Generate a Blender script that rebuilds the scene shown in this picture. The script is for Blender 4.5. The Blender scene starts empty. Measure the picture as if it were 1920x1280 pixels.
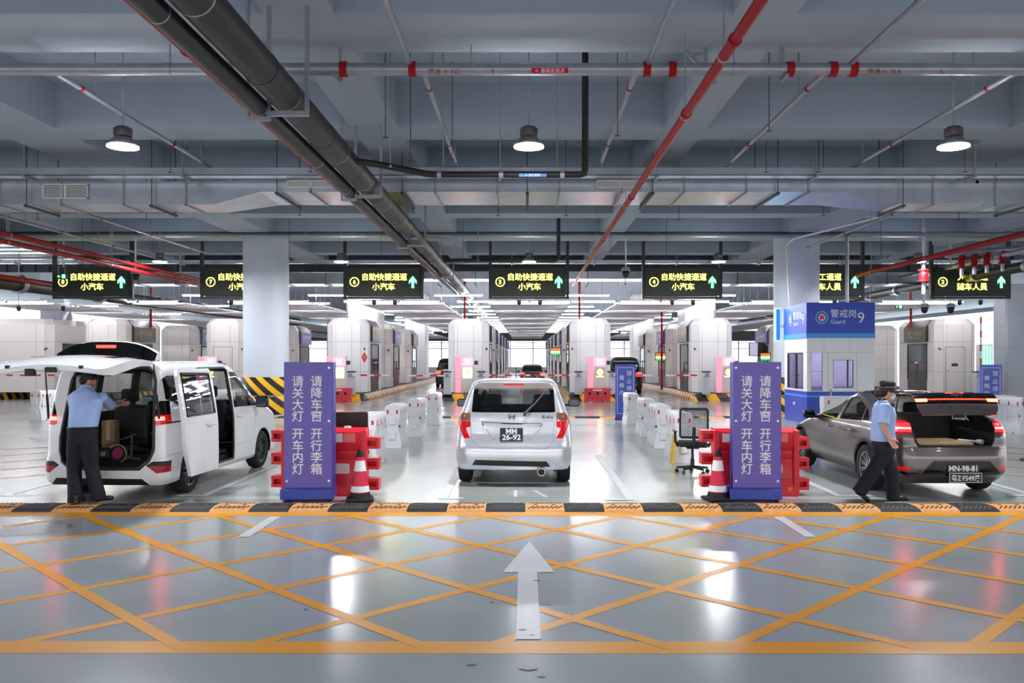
import bpy, bmesh, math, random
import numpy as np
from mathutils import Vector, Matrix
from mathutils.bvhtree import BVHTree
PI = math.pi
random.seed(7)
S = bpy.context.scene
COL = S.collection

# ---------------------------------------------------------------- camera, sky, exposure
FPX, CX, CY, EYE = 1600.0, 985.0, 670.0, 1.95
cam_d = bpy.data.cameras.new('camera')
cam_d.sensor_width = 36.0
cam_d.lens = 36.0 * FPX / 1920.0
cam_d.shift_x = -(CX - 960.0) / 1920.0
cam_d.shift_y = (CY - 640.0) / 1920.0
cam_d.clip_end = 500
cam = bpy.data.objects.new('camera', cam_d)
COL.objects.link(cam)
cam.location = (0, 0, EYE)
cam.rotation_euler = (PI / 2, 0, 0)
S.camera = cam

W = bpy.data.worlds.new('sky'); S.world = W; W.use_nodes = True
bg = W.node_tree.nodes['Background']
bg.inputs[0].default_value = (0.93, 0.96, 1.0, 1)
bg.inputs[1].default_value = 1.75
S.view_settings.view_transform = 'Standard'
S.view_settings.look = 'None'
S.view_settings.gamma = 1
S.view_settings.use_curve_mapping = False
S.view_settings.exposure = 0.86
LAMP_W, TUBE_W, LED_Y, LED_G = 335.0, 42.0, 6.5, 4.0

# ---------------------------------------------------------------- helpers
def lin(h):
    if isinstance(h, str):
        h = h.lstrip('#'); c = [int(h[i:i + 2], 16) / 255 for i in (0, 2, 4)]
    else:
        c = [v / 255 for v in h]
    return tuple(v / 12.92 if v <= 0.04045 else ((v + 0.055) / 1.055) ** 2.4 for v in c) + (1.0,)

MATS = {}
def mat(name, color=(128, 128, 128), rough=0.5, metal=0.0, emit=None, es=0.0, var=0.0, scale=3.0, bump=0.0, coat=0.0, spec=0.5, bscale=None):
    if name in MATS: return MATS[name]
    m = bpy.data.materials.new(name); m.use_nodes = True
    nt = m.node_tree; p = nt.nodes['Principled BSDF']
    c = lin(color)
    p.inputs['Base Color'].default_value = c
    p.inputs['Roughness'].default_value = rough
    p.inputs['Metallic'].default_value = metal
    p.inputs['Specular IOR Level'].default_value = spec
    if coat:
        p.inputs['Coat Weight'].default_value = coat; p.inputs['Coat Roughness'].default_value = 0.04
    if emit is not None:
        p.inputs['Emission Color'].default_value = lin(emit); p.inputs['Emission Strength'].default_value = es
    if var or bump:
        tc = nt.nodes.new('ShaderNodeTexCoord'); nz = nt.nodes.new('ShaderNodeTexNoise')
        nz.inputs['Scale'].default_value = scale; nz.inputs['Detail'].default_value = 5
        nt.links.new(tc.outputs['Object'], nz.inputs['Vector'])
        if var:
            mr = nt.nodes.new('ShaderNodeMapRange')
            mr.inputs[1].default_value = 0.3; mr.inputs[2].default_value = 0.7
            mr.inputs[3].default_value = 1 - var; mr.inputs[4].default_value = 1 + var
            nt.links.new(nz.outputs['Fac'], mr.inputs[0])
            mx = nt.nodes.new('ShaderNodeVectorMath'); mx.operation = 'SCALE'
            mx.inputs[0].default_value = c[:3]
            nt.links.new(mr.outputs[0], mx.inputs['Scale'])
            nt.links.new(mx.outputs[0], p.inputs['Base Color'])
        if bump:
            nb = nz
            if bscale:
                nb = nt.nodes.new('ShaderNodeTexNoise'); nb.inputs['Scale'].default_value = bscale
                nt.links.new(tc.outputs['Object'], nb.inputs['Vector'])
            b = nt.nodes.new('ShaderNodeBump'); b.inputs['Strength'].default_value = bump; b.inputs['Distance'].default_value = 0.02
            nt.links.new(nb.outputs['Fac'], b.inputs['Height'])
            nt.links.new(b.outputs[0], p.inputs['Normal'])
    MATS[name] = m
    return m

def glass(name, tint=(120, 125, 130), clear=0.6, rough=0.02):
    if name in MATS: return MATS[name]
    m = bpy.data.materials.new(name); m.use_nodes = True
    nt = m.node_tree; nt.nodes.clear()
    o = nt.nodes.new('ShaderNodeOutputMaterial')
    t = nt.nodes.new('ShaderNodeBsdfTransparent'); t.inputs[0].default_value = lin(tint)
    d = nt.nodes.new('ShaderNodeBsdfPrincipled'); d.inputs['Base Color'].default_value = (0.01, 0.012, 0.014, 1); d.inputs['Roughness'].default_value = rough
    g = nt.nodes.new('ShaderNodeBsdfGlossy'); g.inputs['Roughness'].default_value = rough
    lw = nt.nodes.new('ShaderNodeLayerWeight'); lw.inputs['Blend'].default_value = 0.5
    pw = nt.nodes.new('ShaderNodeMath'); pw.operation = 'POWER'; pw.inputs[1].default_value = 4.0
    nt.links.new(lw.outputs['Facing'], pw.inputs[0])
    fr = nt.nodes.new('ShaderNodeMath'); fr.operation = 'MULTIPLY_ADD'; fr.inputs[1].default_value = 0.8; fr.inputs[2].default_value = 0.05
    nt.links.new(pw.outputs[0], fr.inputs[0])
    mx = nt.nodes.new('ShaderNodeMixShader'); mx.inputs[0].default_value = clear
    nt.links.new(d.outputs[0], mx.inputs[1]); nt.links.new(t.outputs[0], mx.inputs[2])
    m2 = nt.nodes.new('ShaderNodeMixShader')
    nt.links.new(fr.outputs[0], m2.inputs[0]); nt.links.new(mx.outputs[0], m2.inputs[1]); nt.links.new(g.outputs[0], m2.inputs[2])
    nt.links.new(m2.outputs[0], o.inputs[0])
    MATS[name] = m
    return m

def stripes(name, a, b, period, axis=(0, 1, 0), rough=0.35, ratio=0.5, spec=0.5):
    """two alternating colours along an axis of object space"""
    if name in MATS: return MATS[name]
    m = bpy.data.materials.new(name); m.use_nodes = True
    nt = m.node_tree; p = nt.nodes['Principled BSDF']; p.inputs['Roughness'].default_value = rough
    tc = nt.nodes.new('ShaderNodeTexCoord')
    dt = nt.nodes.new('ShaderNodeVectorMath'); dt.operation = 'DOT_PRODUCT'; dt.inputs[1].default_value = axis
    nt.links.new(tc.outputs['Object'], dt.inputs[0])
    dv = nt.nodes.new('ShaderNodeMath'); dv.operation = 'DIVIDE'; dv.inputs[1].default_value = period
    nt.links.new(dt.outputs['Value'], dv.inputs[0])
    fr = nt.nodes.new('ShaderNodeMath'); fr.operation = 'FRACT'; nt.links.new(dv.outputs[0], fr.inputs[0])
    gt = nt.nodes.new('ShaderNodeMath'); gt.operation = 'GREATER_THAN'; gt.inputs[1].default_value = ratio
    nt.links.new(fr.outputs[0], gt.inputs[0])
    mx = nt.nodes.new('ShaderNodeMix'); mx.data_type = 'RGBA'
    mx.inputs[6].default_value = lin(a); mx.inputs[7].default_value = lin(b)
    nt.links.new(gt.outputs[0], mx.inputs[0]); nt.links.new(mx.outputs[2], p.inputs['Base Color'])
    MATS[name] = m
    return m

def obj(name, bm, mats, parent=None, smooth=False, loc=None, auto=None):
    me = bpy.data.meshes.new(name)
    bm.normal_update()
    if auto is not None:
        ca = math.cos(math.radians(auto))
        for e in bm.edges:
            if len(e.link_faces) == 2 and e.link_faces[0].normal.dot(e.link_faces[1].normal) < ca: e.smooth = False
        smooth = True
    for f in bm.faces: f.smooth = smooth
    bm.to_mesh(me); bm.free()
    if not isinstance(mats, (list, tuple)): mats = [mats]
    for m in mats: me.materials.append(m)
    o = bpy.data.objects.new(name, me)
    COL.objects.link(o)
    if parent is not None: o.parent = parent
    if loc is not None: o.location = loc
    return o

def tag(o, label, cat, group=None):
    o['label'] = label; o['category'] = cat
    if group: o['group'] = group
    return o

def struct(o):
    o['kind'] = 'structure'; return o

def thing(name, label, cat, loc=(0, 0, 0), rz=0.0, group=None):
    o = bpy.data.objects.new(name, None); COL.objects.link(o)
    o.empty_display_size = 0.2
    o.location = loc; o.rotation_euler = (0, 0, rz)
    return tag(o, label, cat, group)

def dup(o, loc=None, rz=None, label=None, group=None):
    def cp(a, par):
        c = a.copy(); COL.objects.link(c)
        if par is not None: c.parent = par
        for ch in list(a.children): cp(ch, c)
        return c
    c = cp(o, None)
    if loc is not None: c.location = loc
    if rz is not None: c.rotation_euler = (0, 0, rz)
    if label: c['label'] = label
    if group: c['group'] = group
    return c

def B(): return bmesh.new()

def setm(faces, mi):
    for f in faces: f.material_index = mi

def box(bm, x0, x1, y0, y1, z0, z1, mi=0, bev=0.0, seg=2, M=None):
    vs = [bm.verts.new((x, y, z)) for x in (x0, x1) for y in (y0, y1) for z in (z0, z1)]
    q = [(0, 1, 3, 2), (4, 6, 7, 5), (0, 4, 5, 1), (2, 3, 7, 6), (0, 2, 6, 4), (1, 5, 7, 3)]
    fs = [bm.faces.new([vs[i] for i in f]) for f in q]
    setm(fs, mi)
    if M is not None:
        for v in vs: v.co = M @ v.co
    if bev > 0:
        es = list({e for f in fs for e in f.edges})
        r = bmesh.ops.bevel(bm, geom=es, offset=bev, segments=seg, profile=0.5, affect='EDGES', material=mi)
        setm(r['faces'], mi)
    return fs

def frame_of(d):
    d = Vector(d).normalized()
    u = Vector((0, 0, 1)) if abs(d.z) < 0.9 else Vector((1, 0, 0))
    a = d.cross(u).normalized(); b = a.cross(d).normalized()
    return a, b

def tube(bm, pts, r, n=10, mi=0, caps=True, closed=False):
    pts = [Vector(p) for p in pts]
    rs = list(r) if isinstance(r, (list, tuple)) else [r] * len(pts)
    rings = []
    N = len(pts)
    a = None
    for i in range(N):
        if closed: t = (pts[(i + 1) % N] - pts[i - 1])
        else: t = (pts[min(i + 1, N - 1)] - pts[max(i - 1, 0)])
        t.normalize()
        if a is None: a, b = frame_of(t)
        else:
            a = (a - t * a.dot(t))
            if a.length < 1e-6: a, b = frame_of(t)
            a.normalize(); b = a.cross(t)
        k = 1.0
        if 0 < i < N - 1 or closed:
            d1 = (pts[i] - pts[i - 1]).normalized(); d2 = (pts[(i + 1) % N] - pts[i]).normalized()
            c = max(0.3, math.sqrt(max(0.0, (1 + d1.dot(d2)) / 2)))
            k = 1 / c if c < 0.999 else 1.0
            k = min(k, 1.4)
        rings.append([bm.verts.new(pts[i] + (a * math.cos(2 * PI * j / n) + b * math.sin(2 * PI * j / n)) * rs[i] * (k if k < 1.2 else 1.15)) for j in range(n)])
    fs = []
    for i in range(N if closed and N > 2 else N - 1):
        A, Bq = rings[i], rings[(i + 1) % N]
        for j in range(n):
            fs.append(bm.faces.new((A[j], A[(j + 1) % n], Bq[(j + 1) % n], Bq[j])))
    if caps and not closed:
        fs.append(bm.faces.new(rings[0][::-1])); fs.append(bm.faces.new(rings[-1]))
    setm(fs, mi)
    return fs

def cyl(bm, p0, p1, r0, r1=None, n=16, mi=0, caps=True):
    return tube(bm, [p0, p1], [r0, r0 if r1 is None else r1], n, mi, caps)

def lathe(bm, prof, n=24, M=None, mi=0, capb=True, capt=True):
    """profile [(r,z)] around local z"""
    rings = []
    for r, z in prof:
        rings.append([bm.verts.new((r * math.cos(2 * PI * j / n), r * math.sin(2 * PI * j / n), z)) for j in range(n)])
    fs = []
    for A, C in zip(rings, rings[1:]):
        for j in range(n): fs.append(bm.faces.new((A[j], A[(j + 1) % n], C[(j + 1) % n], C[j])))
    if capb: fs.append(bm.faces.new(rings[0][::-1]))
    if capt: fs.append(bm.faces.new(rings[-1]))
    setm(fs, mi)
    if M is not None:
        for ring in rings:
            for v in ring: v.co = M @ v.co
    return fs

def prism(bm, poly, a0, a1, plane='xz', mi=0):
    """2-D polygon extruded along the third axis from a0 to a1"""
    def P(p, a):
        if plane == 'xz': return (p[0], a, p[1])
        if plane == 'yz': return (a, p[0], p[1])
        return (p[0], p[1], a)
    A = [bm.verts.new(P(p, a0)) for p in poly]; C = [bm.verts.new(P(p, a1)) for p in poly]
    n = len(poly)
    fs = [bm.faces.new(A), bm.faces.new(C[::-1])]
    for i in range(n): fs.append(bm.faces.new((A[i], C[i], C[(i + 1) % n], A[(i + 1) % n])))
    bmesh.ops.recalc_face_normals(bm, faces=fs)
    setm(fs, mi)
    return fs

def quad(bm, pts, mi=0):
    f = bm.faces.new([bm.verts.new(p) for p in pts]); f.material_index = mi
    return f

def rrect(x0, x1, z0, z1, r, n=5):
    out = []
    for cx, cz, a0 in ((x1 - r, z0 + r, -PI / 2), (x1 - r, z1 - r, 0), (x0 + r, z1 - r, PI / 2), (x0 + r, z0 + r, PI)):
        for i in range(n + 1):
            a = a0 + PI / 2 * i / n
            out.append((cx + r * math.cos(a), cz + r * math.sin(a)))
    return out

_TXT = {}
def text(bm, s, size, M, ext=0.002, mi=0, bold=0.0, align='CENTER', sx=1.0):
    """lettering in the xz plane facing -y, placed by matrix M"""
    key = (s, round(bold / max(size, 1e-6), 3), align)
    if key not in _TXT:
        cu = bpy.data.curves.new('lettering', 'FONT'); cu.body = s; cu.size = 1.0
        cu.align_x = align; cu.align_y = 'CENTER'; cu.offset = bold / size
        cu.resolution_u = 3
        o = bpy.data.objects.new('lettering', cu); COL.objects.link(o)
        dg = bpy.context.evaluated_depsgraph_get(); dg.update()
        me = bpy.data.meshes.new_from_object(o.evaluated_get(dg))
        vs = [tuple(v.co) for v in me.vertices]; fs = [tuple(p.vertices) for p in me.polygons]
        bpy.data.objects.remove(o); bpy.data.curves.remove(cu); bpy.data.meshes.remove(me)
        _TXT[key] = (vs, fs)
    vs, fs = _TXT[key]
    zc = (max(v[1] for v in vs) + min(v[1] for v in vs)) / 2 if len(s) > 0 else 0
    new = [bm.verts.new(M @ Vector((v[0] * size * sx, -ext, (v[1] - zc) * size))) for v in vs]
    out = []
    for f in fs:
        try: out.append(bm.faces.new([new[i] for i in f]))
        except ValueError: pass
    setm(out, mi)
    return out

def T(x, y, z, rz=0.0, rx=0.0):
    return Matrix.Translation((x, y, z)) @ Matrix.Rotation(rz, 4, 'Z') @ Matrix.Rotation(rx, 4, 'X')

def rays_pt(px, py, Y):
    return Vector(((px - CX) / FPX * Y, Y, EYE - (py - CY) / FPX * Y))

# ---------------------------------------------------------------- materials
m_ceil = mat('ceiling_paint', (160, 172, 185), 0.75, var=0.05, scale=0.6)
m_col = mat('column_paint', (196, 202, 213), 0.6, var=0.03, scale=0.7)
m_white = mat('white_panel', (232, 230, 230), 0.4)
m_steel = mat('galvanised_steel', (158, 162, 170), 0.42, 0.6, var=0.10, scale=4)
m_duct = mat('duct_sheet', (196, 202, 210), 0.3, 0.9, var=0.10, scale=2.5)
m_grey = mat('grey_metal_paint', (150, 154, 158), 0.5)
m_dkgrey = mat('dark_grey_paint', (62, 64, 66), 0.5)
m_black = mat('black_plastic', (20, 20, 22), 0.45)
m_blackpipe = mat('black_pipe_plastic', (26, 25, 24), 0.52)
m_red = mat('red_pipe_paint', (158, 14, 24), 0.5, spec=0.2)
m_redplastic = mat('red_barrier_plastic', (226, 24, 44), 0.38)
m_whiteplastic = mat('white_barrier_plastic', (236, 236, 240), 0.4)
m_reflred = mat('red_reflector', (215, 30, 40), 0.3)
m_reflwhite = mat('white_reflector', (245, 245, 245), 0.3)
m_purple = mat('purple_sign_panel', (104, 92, 184), 0.35)
m_blue = mat('blue_sign_base', (46, 72, 170), 0.35)
m_letter = mat('white_lettering', (244, 242, 248), 0.5)
m_yellow = mat('yellow_road_paint', (226, 152, 8), 0.32, var=0.08, scale=2)
m_mark = mat('white_road_paint', (206, 206, 212), 0.3, var=0.06, scale=2)
m_rubber = mat('black_rubber', (26, 25, 26), 0.6, var=0.15, scale=8)
m_tan = mat('yellow_rubber_worn', (214, 152, 88), 0.55, var=0.15, scale=8)
m_lampw = mat('lamp_diffuser', (255, 255, 255), 0.5, emit=(250, 252, 255), es=LAMP_W)
m_tube = mat('tube_light', (255, 255, 255), 0.5, emit=(250, 250, 255), es=TUBE_W)
m_beige = mat('booth_panel_beige', (238, 230, 226), 0.45, var=0.02, scale=0.8)
m_beige2 = mat('booth_panel_pale', (246, 243, 244), 0.4)
m_brown = mat('booth_sign_brown', (52, 46, 40), 0.35)
m_gold = mat('gold_lettering', (208, 170, 60), 0.4)
m_bpurple = mat('booth_sign_purple', (84, 80, 150), 0.4)
m_winglass = glass('booth_window_glass', (150, 158, 165), 0.55)
m_hazard = stripes('hazard_stripe', (24, 23, 22), (242, 176, 24), 0.62, (0, 1, 0))
m_haznose = stripes('hazard_stripe_nose', (24, 23, 22), (242, 176, 24), 0.9, (.9, 0, .45))
m_hazdiag = stripes('hazard_stripe_diagonal', (24, 23, 22), (246, 184, 30), 0.33, (0.707, 0, 0.707))
# ================================================================= SETTING
# ---- floor with its painted markings (one object, several painted areas)
def epoxy(name, c, rough):
    m = bpy.data.materials.new(name); m.use_nodes = True
    nt = m.node_tree; p = nt.nodes['Principled BSDF']
    tc = nt.nodes.new('ShaderNodeTexCoord')
    n1 = nt.nodes.new('ShaderNodeTexNoise'); n1.inputs['Scale'].default_value = 0.5; n1.inputs['Detail'].default_value = 6
    n2 = nt.nodes.new('ShaderNodeTexNoise'); n2.inputs['Scale'].default_value = 9; n2.inputs['Detail'].default_value = 3
    for n in (n1, n2): nt.links.new(tc.outputs['Object'], n.inputs['Vector'])
    cr = nt.nodes.new('ShaderNodeMapRange'); cr.inputs[1].default_value = .3; cr.inputs[2].default_value = .7
    cr.inputs[3].default_value = .93; cr.inputs[4].default_value = 1.07
    nt.links.new(n1.outputs['Fac'], cr.inputs[0])
    sc = nt.nodes.new('ShaderNodeVectorMath'); sc.operation = 'SCALE'; sc.inputs[0].default_value = lin(c)[:3]
    nt.links.new(cr.outputs[0], sc.inputs['Scale']); nt.links.new(sc.outputs[0], p.inputs['Base Color'])
    rr = nt.nodes.new('ShaderNodeMapRange'); rr.inputs[1].default_value = .3; rr.inputs[2].default_value = .7
    rr.inputs[3].default_value = rough * .8; rr.inputs[4].default_value = rough * 1.25
    nt.links.new(n1.outputs['Fac'], rr.inputs[0]); nt.links.new(rr.outputs[0], p.inputs['Roughness'])
    b = nt.nodes.new('ShaderNodeBump'); b.inputs['Strength'].default_value = 0.012; b.inputs['Distance'].default_value = 0.003
    nt.links.new(n2.outputs['Fac'], b.inputs['Height']); nt.links.new(b.outputs[0], p.inputs['Normal'])
    p.inputs['Specular IOR Level'].default_value = 0.6
    return m
m_floor_near = epoxy('epoxy_grey_blue', (156, 163, 168), 0.2)
m_floor_bay = epoxy('epoxy_pale_grey', (162, 168, 165), 0.2)
m_floor_lane = epoxy('lane_concrete_grey', (152, 150, 148), 0.2)
fl = B()
def ground(x0, x1, y0, y1, z, mi): quad(fl, [(x0, y0, z), (x1, y0, z), (x1, y1, z), (x0, y1, z)], mi)
ground(-45, 45, -14, 11.0, 0, 0)
ground(-45, 45, 11.0, 27.6, 0, 1)
ground(-45, 45, 27.6, 125, 0, 2)
_zk = [0.0012]
def strip(p, q, w, mi, clip=None):
    p = Vector((p[0], p[1])); q = Vector((q[0], q[1])); d = (q - p).normalized(); n = Vector((-d.y, d.x)) * w / 2
    _zk[0] += 0.00005
    z = _zk[0]
    quad(fl, [(*(p - n), z), (*(q - n), z), (*(q + n), z), (*(p + n), z)], mi)
def ppoly(pts, mi):
    _zk[0] += 0.00005
    f = quad(fl, [(x, y, _zk[0]) for x, y in pts], mi)
    f.normal_update()
    if f.normal.z < 0: f.normal_flip()
y0, y1 = 5.72, 10.5
rs = random.Random(3)
def blot(cx_, cy_, rx_, ry_, mi, n=14, jit=.35):
    ppoly([(cx_ + rx_ * math.cos(a) * (1 + jit * (rs.random() - .5)), cy_ + ry_ * math.sin(a) * (1 + jit * (rs.random() - .5))) for a in np.linspace(0, 2 * PI, n, endpoint=False)], mi)
blot(-6.5, 9.75, 1.3, .62, 6, 40, .06)
strip((-45, 5.84), (45, 5.64), 0.24, 3)
strip((-45, 10.62), (45, 10.62), 0.26, 3)
for k in range(-7, 10):
    c = -4.38 + 1.64 * k
    strip((c + y0, y0), (c + y1, y1), 0.105, 3)
for k in range(-9, 10):
    c = 5.07 + 1.65 * k
    strip((c - y0, y0), (c - y1, y1), 0.105, 3)
for sx in (-1, 1):                                    # hatched boxes beside the outer bays
    for k in range(5):
        strip((sx * (8.0 + 1.7 * k), 12.6), (sx * (8.0 + 1.7 * k + 6.4), 19.0), 0.10, 3)
        strip((sx * (9.6 + 1.7 * k), 12.6), (sx * (9.6 + 1.7 * k - min(1.7 * k + 1.6, 6.4)), 12.6 + min(1.7 * k + 1.6, 6.4)), 0.10, 3)
    strip((sx * 8.0, 12.5), (sx * 22, 12.5), 0.14, 3)
# white paint
ppoly([(-.066, 5.9), (.106, 5.9), (.106, 7.74), (.265, 7.74), (.045, 9.05), (-.205, 7.74), (-.066, 7.74)], 4)
for x in (-3.06, 3.1, -9.2, 9.3): strip((x, 9.26), (x, 10.45), 0.13, 4)
for x, ya, yb in ((-1.14, 11.75, 16.8), (1.45, 11.65, 17.0), (-4.53, 12.0, 17), (-7.35, 12.0, 17), (4.42, 12.0, 17), (7.2, 12.0, 17)):
    strip((x, ya), (x, yb), 0.12, 4)
for x0_, x1_, y_ in ((1.1, 1.51, 11.7), (-1.2, -.85, 11.8), (-7.4, -6.9, 12.05), (-5.0, -4.47, 12.05), (4.36, 4.9, 12.05), (6.8, 7.26, 12.05)):
    strip((x0_, y_), (x1_, y_), 0.12, 4)
for i in range(4):                                    # worn bay lettering blocks behind the silver car
    strip((-.28 + .03 * i, 11.95 + .16 * i), (.62, 11.95 + .16 * i), 0.035, 4)
strip((-.14, 11.9), (-.14, 12.5), 0.05, 4); strip((.3, 11.9), (.12, 12.5), 0.05, 4)
for x in (-.95 - 4.0, -.95 + .75, 4.8, -10.3, 10.2):  # edge lines along the lanes
    strip((x, 30), (x, 110), 0.1, 4)
m_stain = mat('floor_scuff', (104, 104, 106), .3)
m_damp = epoxy('damp_epoxy', (128, 133, 138), .14)
for q in ((.16, 6.75, .05, .02), (.02, 5.35, .06, .035), (.10, 5.22, .03, .02), (-.02, 6.1, .03, .02), (.10, 7.45, .03, .012), (-.34, 5.42, .035, .02), (-.27, 6.8, .02, .012), (.05, 5.98, .02, .012), (1.1, 8.0, .03, .012), (-1.7, 6.6, .02, .01)): blot(*q, 5)
floor = struct(obj('floor', fl, [m_floor_near, m_floor_bay, m_floor_lane, m_yellow, m_mark, m_stain, m_damp]))

# ---- coffered concrete ceiling: slab, cross beams, long beams
ce = B()
box(ce, -45, 45, -9, 125, 6.8, 7.1)
ZB = 6.0
for ya, yb in ((-9.0, -7.7), (-3.9, -3.1), (.6, 1.4), (5.2, 6.0), (10.05, 11.33), (15.07, 15.88), (19.7, 20.5), (24.0, 24.8), (28.3, 29.7), (33.0, 33.8)):
    box(ce, -45, 45, ya, yb, ZB, 6.8)
for xa, xb in ((-21.2, -20.4), (-15.2, -14.4), (-9.55, -8.3), (-3.07, -2.25), (2.45, 3.2), (8.55, 9.8), (14.6, 15.4), (20.6, 21.4), (-27.6, -26.4), (26.6, 27.8)):
    box(ce, xa, xb, -9, 36, ZB - .004, 6.8)
ceiling = struct(obj('ceiling', ce, m_ceil))
# dark corrugated smoke wall above the checkpoint
cw = B()
n = 300
for i in range(n):
    x = -45 + 90 * i / n
    box(cw, x, x + .3, 36.0 + (.05 if i % 2 else 0), 36.2, 5.55, 6.8)
m_corr = mat('dark_corrugated_sheet', (70, 74, 80), .5, .3)
struct(obj('wall_upper', cw, m_corr))

# ---- round columns with hazard bases
def column(x, y, r, wrap=True):
    b = B(); lathe(b, [(r, 0), (r, ZB)], 48, T(x, y, 0))
    c = struct(obj('column', b, m_col, auto=40))
    if wrap:
        b = B()
        for k in range(2):
            lathe(b, [(r + .012, .05 + .64 * k), (r + .03, .09 + .64 * k), (r + .03, .62 + .64 * k), (r + .012, .66 + .64 * k)], 48, T(0, 0, 0), capb=False, capt=False)
        w = obj('hazard_wrap', b, m_hazdiag, None, auto=40); w.location = (x, y, 0)
        w.parent = c
    return c
column(-8.78, 28.9, .75); column(9.18, 28.9, .75)
for x in (-26.9, 27.0): column(x, 28.9, .75)
# square clad columns further in, between the booths
for x, y in ((-8.4, 44.95), (9.0, 44.95), (-24.0, 43.7), (22.9, 40.2), (-8.4, 66), (9.0, 66)):
    b = B(); hx = .85 if abs(x) < 15 else .58; box(b, x - hx, x + hx, y - hx, y + hx, 0, 6.8, bev=.1, seg=1)
    for zz in (2.4, 4.6): box(b, x - hx - .004, x + hx + .004, y - hx - .004, y + hx + .004, zz, zz + .012, 1)
    struct(obj('column', b, [m_col if abs(x) > 15 else m_white, m_grey]))
# ---- far end: low white wall and glazed frame, daylight beyond
b = B()
box(b, -45, 45, 112, 112.2, 0, .7)
struct(obj('wall_far', b, m_white))
b = B()
for x in range(-44, 45, 3): box(b, x - .06, x + .06, 112, 112.15, .7, 6.8)
for z in (3.1, 3.9): box(b, -45, 45, 112, 112.1, z - .04, z + .04)
fw = struct(obj('window_1', b, m_grey))
b = B(); box(b, -45, 45, 112.04, 112.06, .7, 6.8); g = obj('pane', b, glass('clear_glazing', (240, 245, 250), .95), fw)
b = B(); box(b, -45, 45, 110, 111.5, 4.1, 5.4); struct(obj('trim_1', b, m_dkgrey))
b = B(); box(b, -45, 45, -9.3, -9, 3.4, 7); struct(obj('wall_back_light_block', b, m_dkgrey))  # unseen wall added behind the camera to block skylight, dark to limit bounce
# side building walls outside the hall, dark grey fascias that end the daylight openings at the top
b = B(); box(b, -45.3, -45, 20, 125, 6.4, 6.8); struct(obj('wall_left', b, m_grey))
b = B(); box(b, 45, 45.3, 20, 125, 6.4, 6.8); struct(obj('wall_right', b, m_grey))
# ================================================================= LAMPS
def high_bay(loc, label, group):
    t = thing('pendant_lamp', label, 'lamp', loc, 0, group)      # origin at the rim
    b = B(); lathe(b, [(.215, 0), (.20, .02), (.15, .10), (.105, .155), (.09, .16)], 32, capb=False, capt=False)
    obj('reflector', b, mat('lamp_reflector', (120, 122, 126), .3, .7), t, auto=40)
    b = B()
    lathe(b, [(.09, .15), (.112, .16), (.112, .27), (.09, .29)], 32, capb=True)
    for k in range(24):
        a = 2 * PI * k / 24
        box(b, .108, .124, -.004, .004, .165, .265, M=Matrix.Rotation(a, 4, 'Z'))
    obj('heat_sink', b, mat('lamp_heat_sink', (40, 36, 36), .5, .3), t, auto=40)
    b = B(); lathe(b, [(.0, .012), (.19, .012), (.208, .02)], 32, capt=False, capb=False)
    for f in b.faces: f.normal_flip()
    bmesh.ops.recalc_face_normals(b, faces=b.faces)
    for f in b.faces:
        if f.normal.z > 0: f.normal_flip()
    obj('diffuser', b, m_lampw, t)
    b = B(); cyl(b, (0, 0, .29), (0, 0, 6.8 - loc[2]), .008, n=8); lathe(b, [(.02, .29), (.012, .34)], 12)
    obj('suspension_rod', b, m_steel, t)
    return t
LROW = 'high-bay pendant lamps'
high_bay((.05, 12, 4.9), 'bright high-bay pendant lamp hanging above the silver hatchback', LROW)
high_bay((-5.66, 12, 4.9), 'bright high-bay pendant lamp hanging above the open white minivan', LROW)
for x_ in (-11.4, 11.7): high_bay((x_, 12, 4.9), 'high-bay pendant lamp of the row over the hall edge, beyond the parked cars', LROW)
high_bay((6.02, 12, 4.9), 'bright high-bay pendant lamp hanging above the grey car with its tailgate up', LROW)
for x, s in ((-11.35, 'over the far side of the overhead sign numbered eight'), (-5.72, 'between the thick pale column and overhead sign six'), (.12, 'just above overhead sign numbered five'),
             (6.0, 'just above overhead sign numbered four'), (12.2, 'over the sign reading 随车人員')):
    high_bay((x, 26.5, 4.9), 'small distant high-bay pendant lamp ' + s, LROW)
for x in (-11.4, -5.66, .05, 6.0, 11.7):                                   # the row that lights the near floor, behind the viewer
    high_bay((x, -2.5, 4.9), 'high-bay pendant lamp of the row over the near hatched floor', LROW)

# ================================================================= PIPES
def ring(b, p, axis, r, w, mi=0):
    p = Vector(p); a = Vector(axis).normalized()
    cyl(b, p - a * w / 2, p + a * w / 2, r, n=32, mi=mi)
def pipe(name, label, cat, pts, r, m, group=None, n=16, rings=(), ring_m=None, hang=(), hang_m=None, bend=None):
    b = B(); tube(b, pts, r, n)
    o = obj(name, b, m, auto=50); tag(o, label, cat, group)
    if rings:
        for p, ax in rings:
            b = B(); ring(b, p, ax, r * 1.22, r * .9 + .02); obj('coupling', b, ring_m or m_steel, o, auto=50)
    if hang:
        for p in hang:
            b = B(); cyl(b, p, (p[0], p[1], 6.8), .010, n=6)
            ring(b, p, (Vector(pts[1]) - Vector(pts[0])), r * 1.1, .04)
            obj('hanger', b, hang_m or m_steel, o)
    return o
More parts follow.
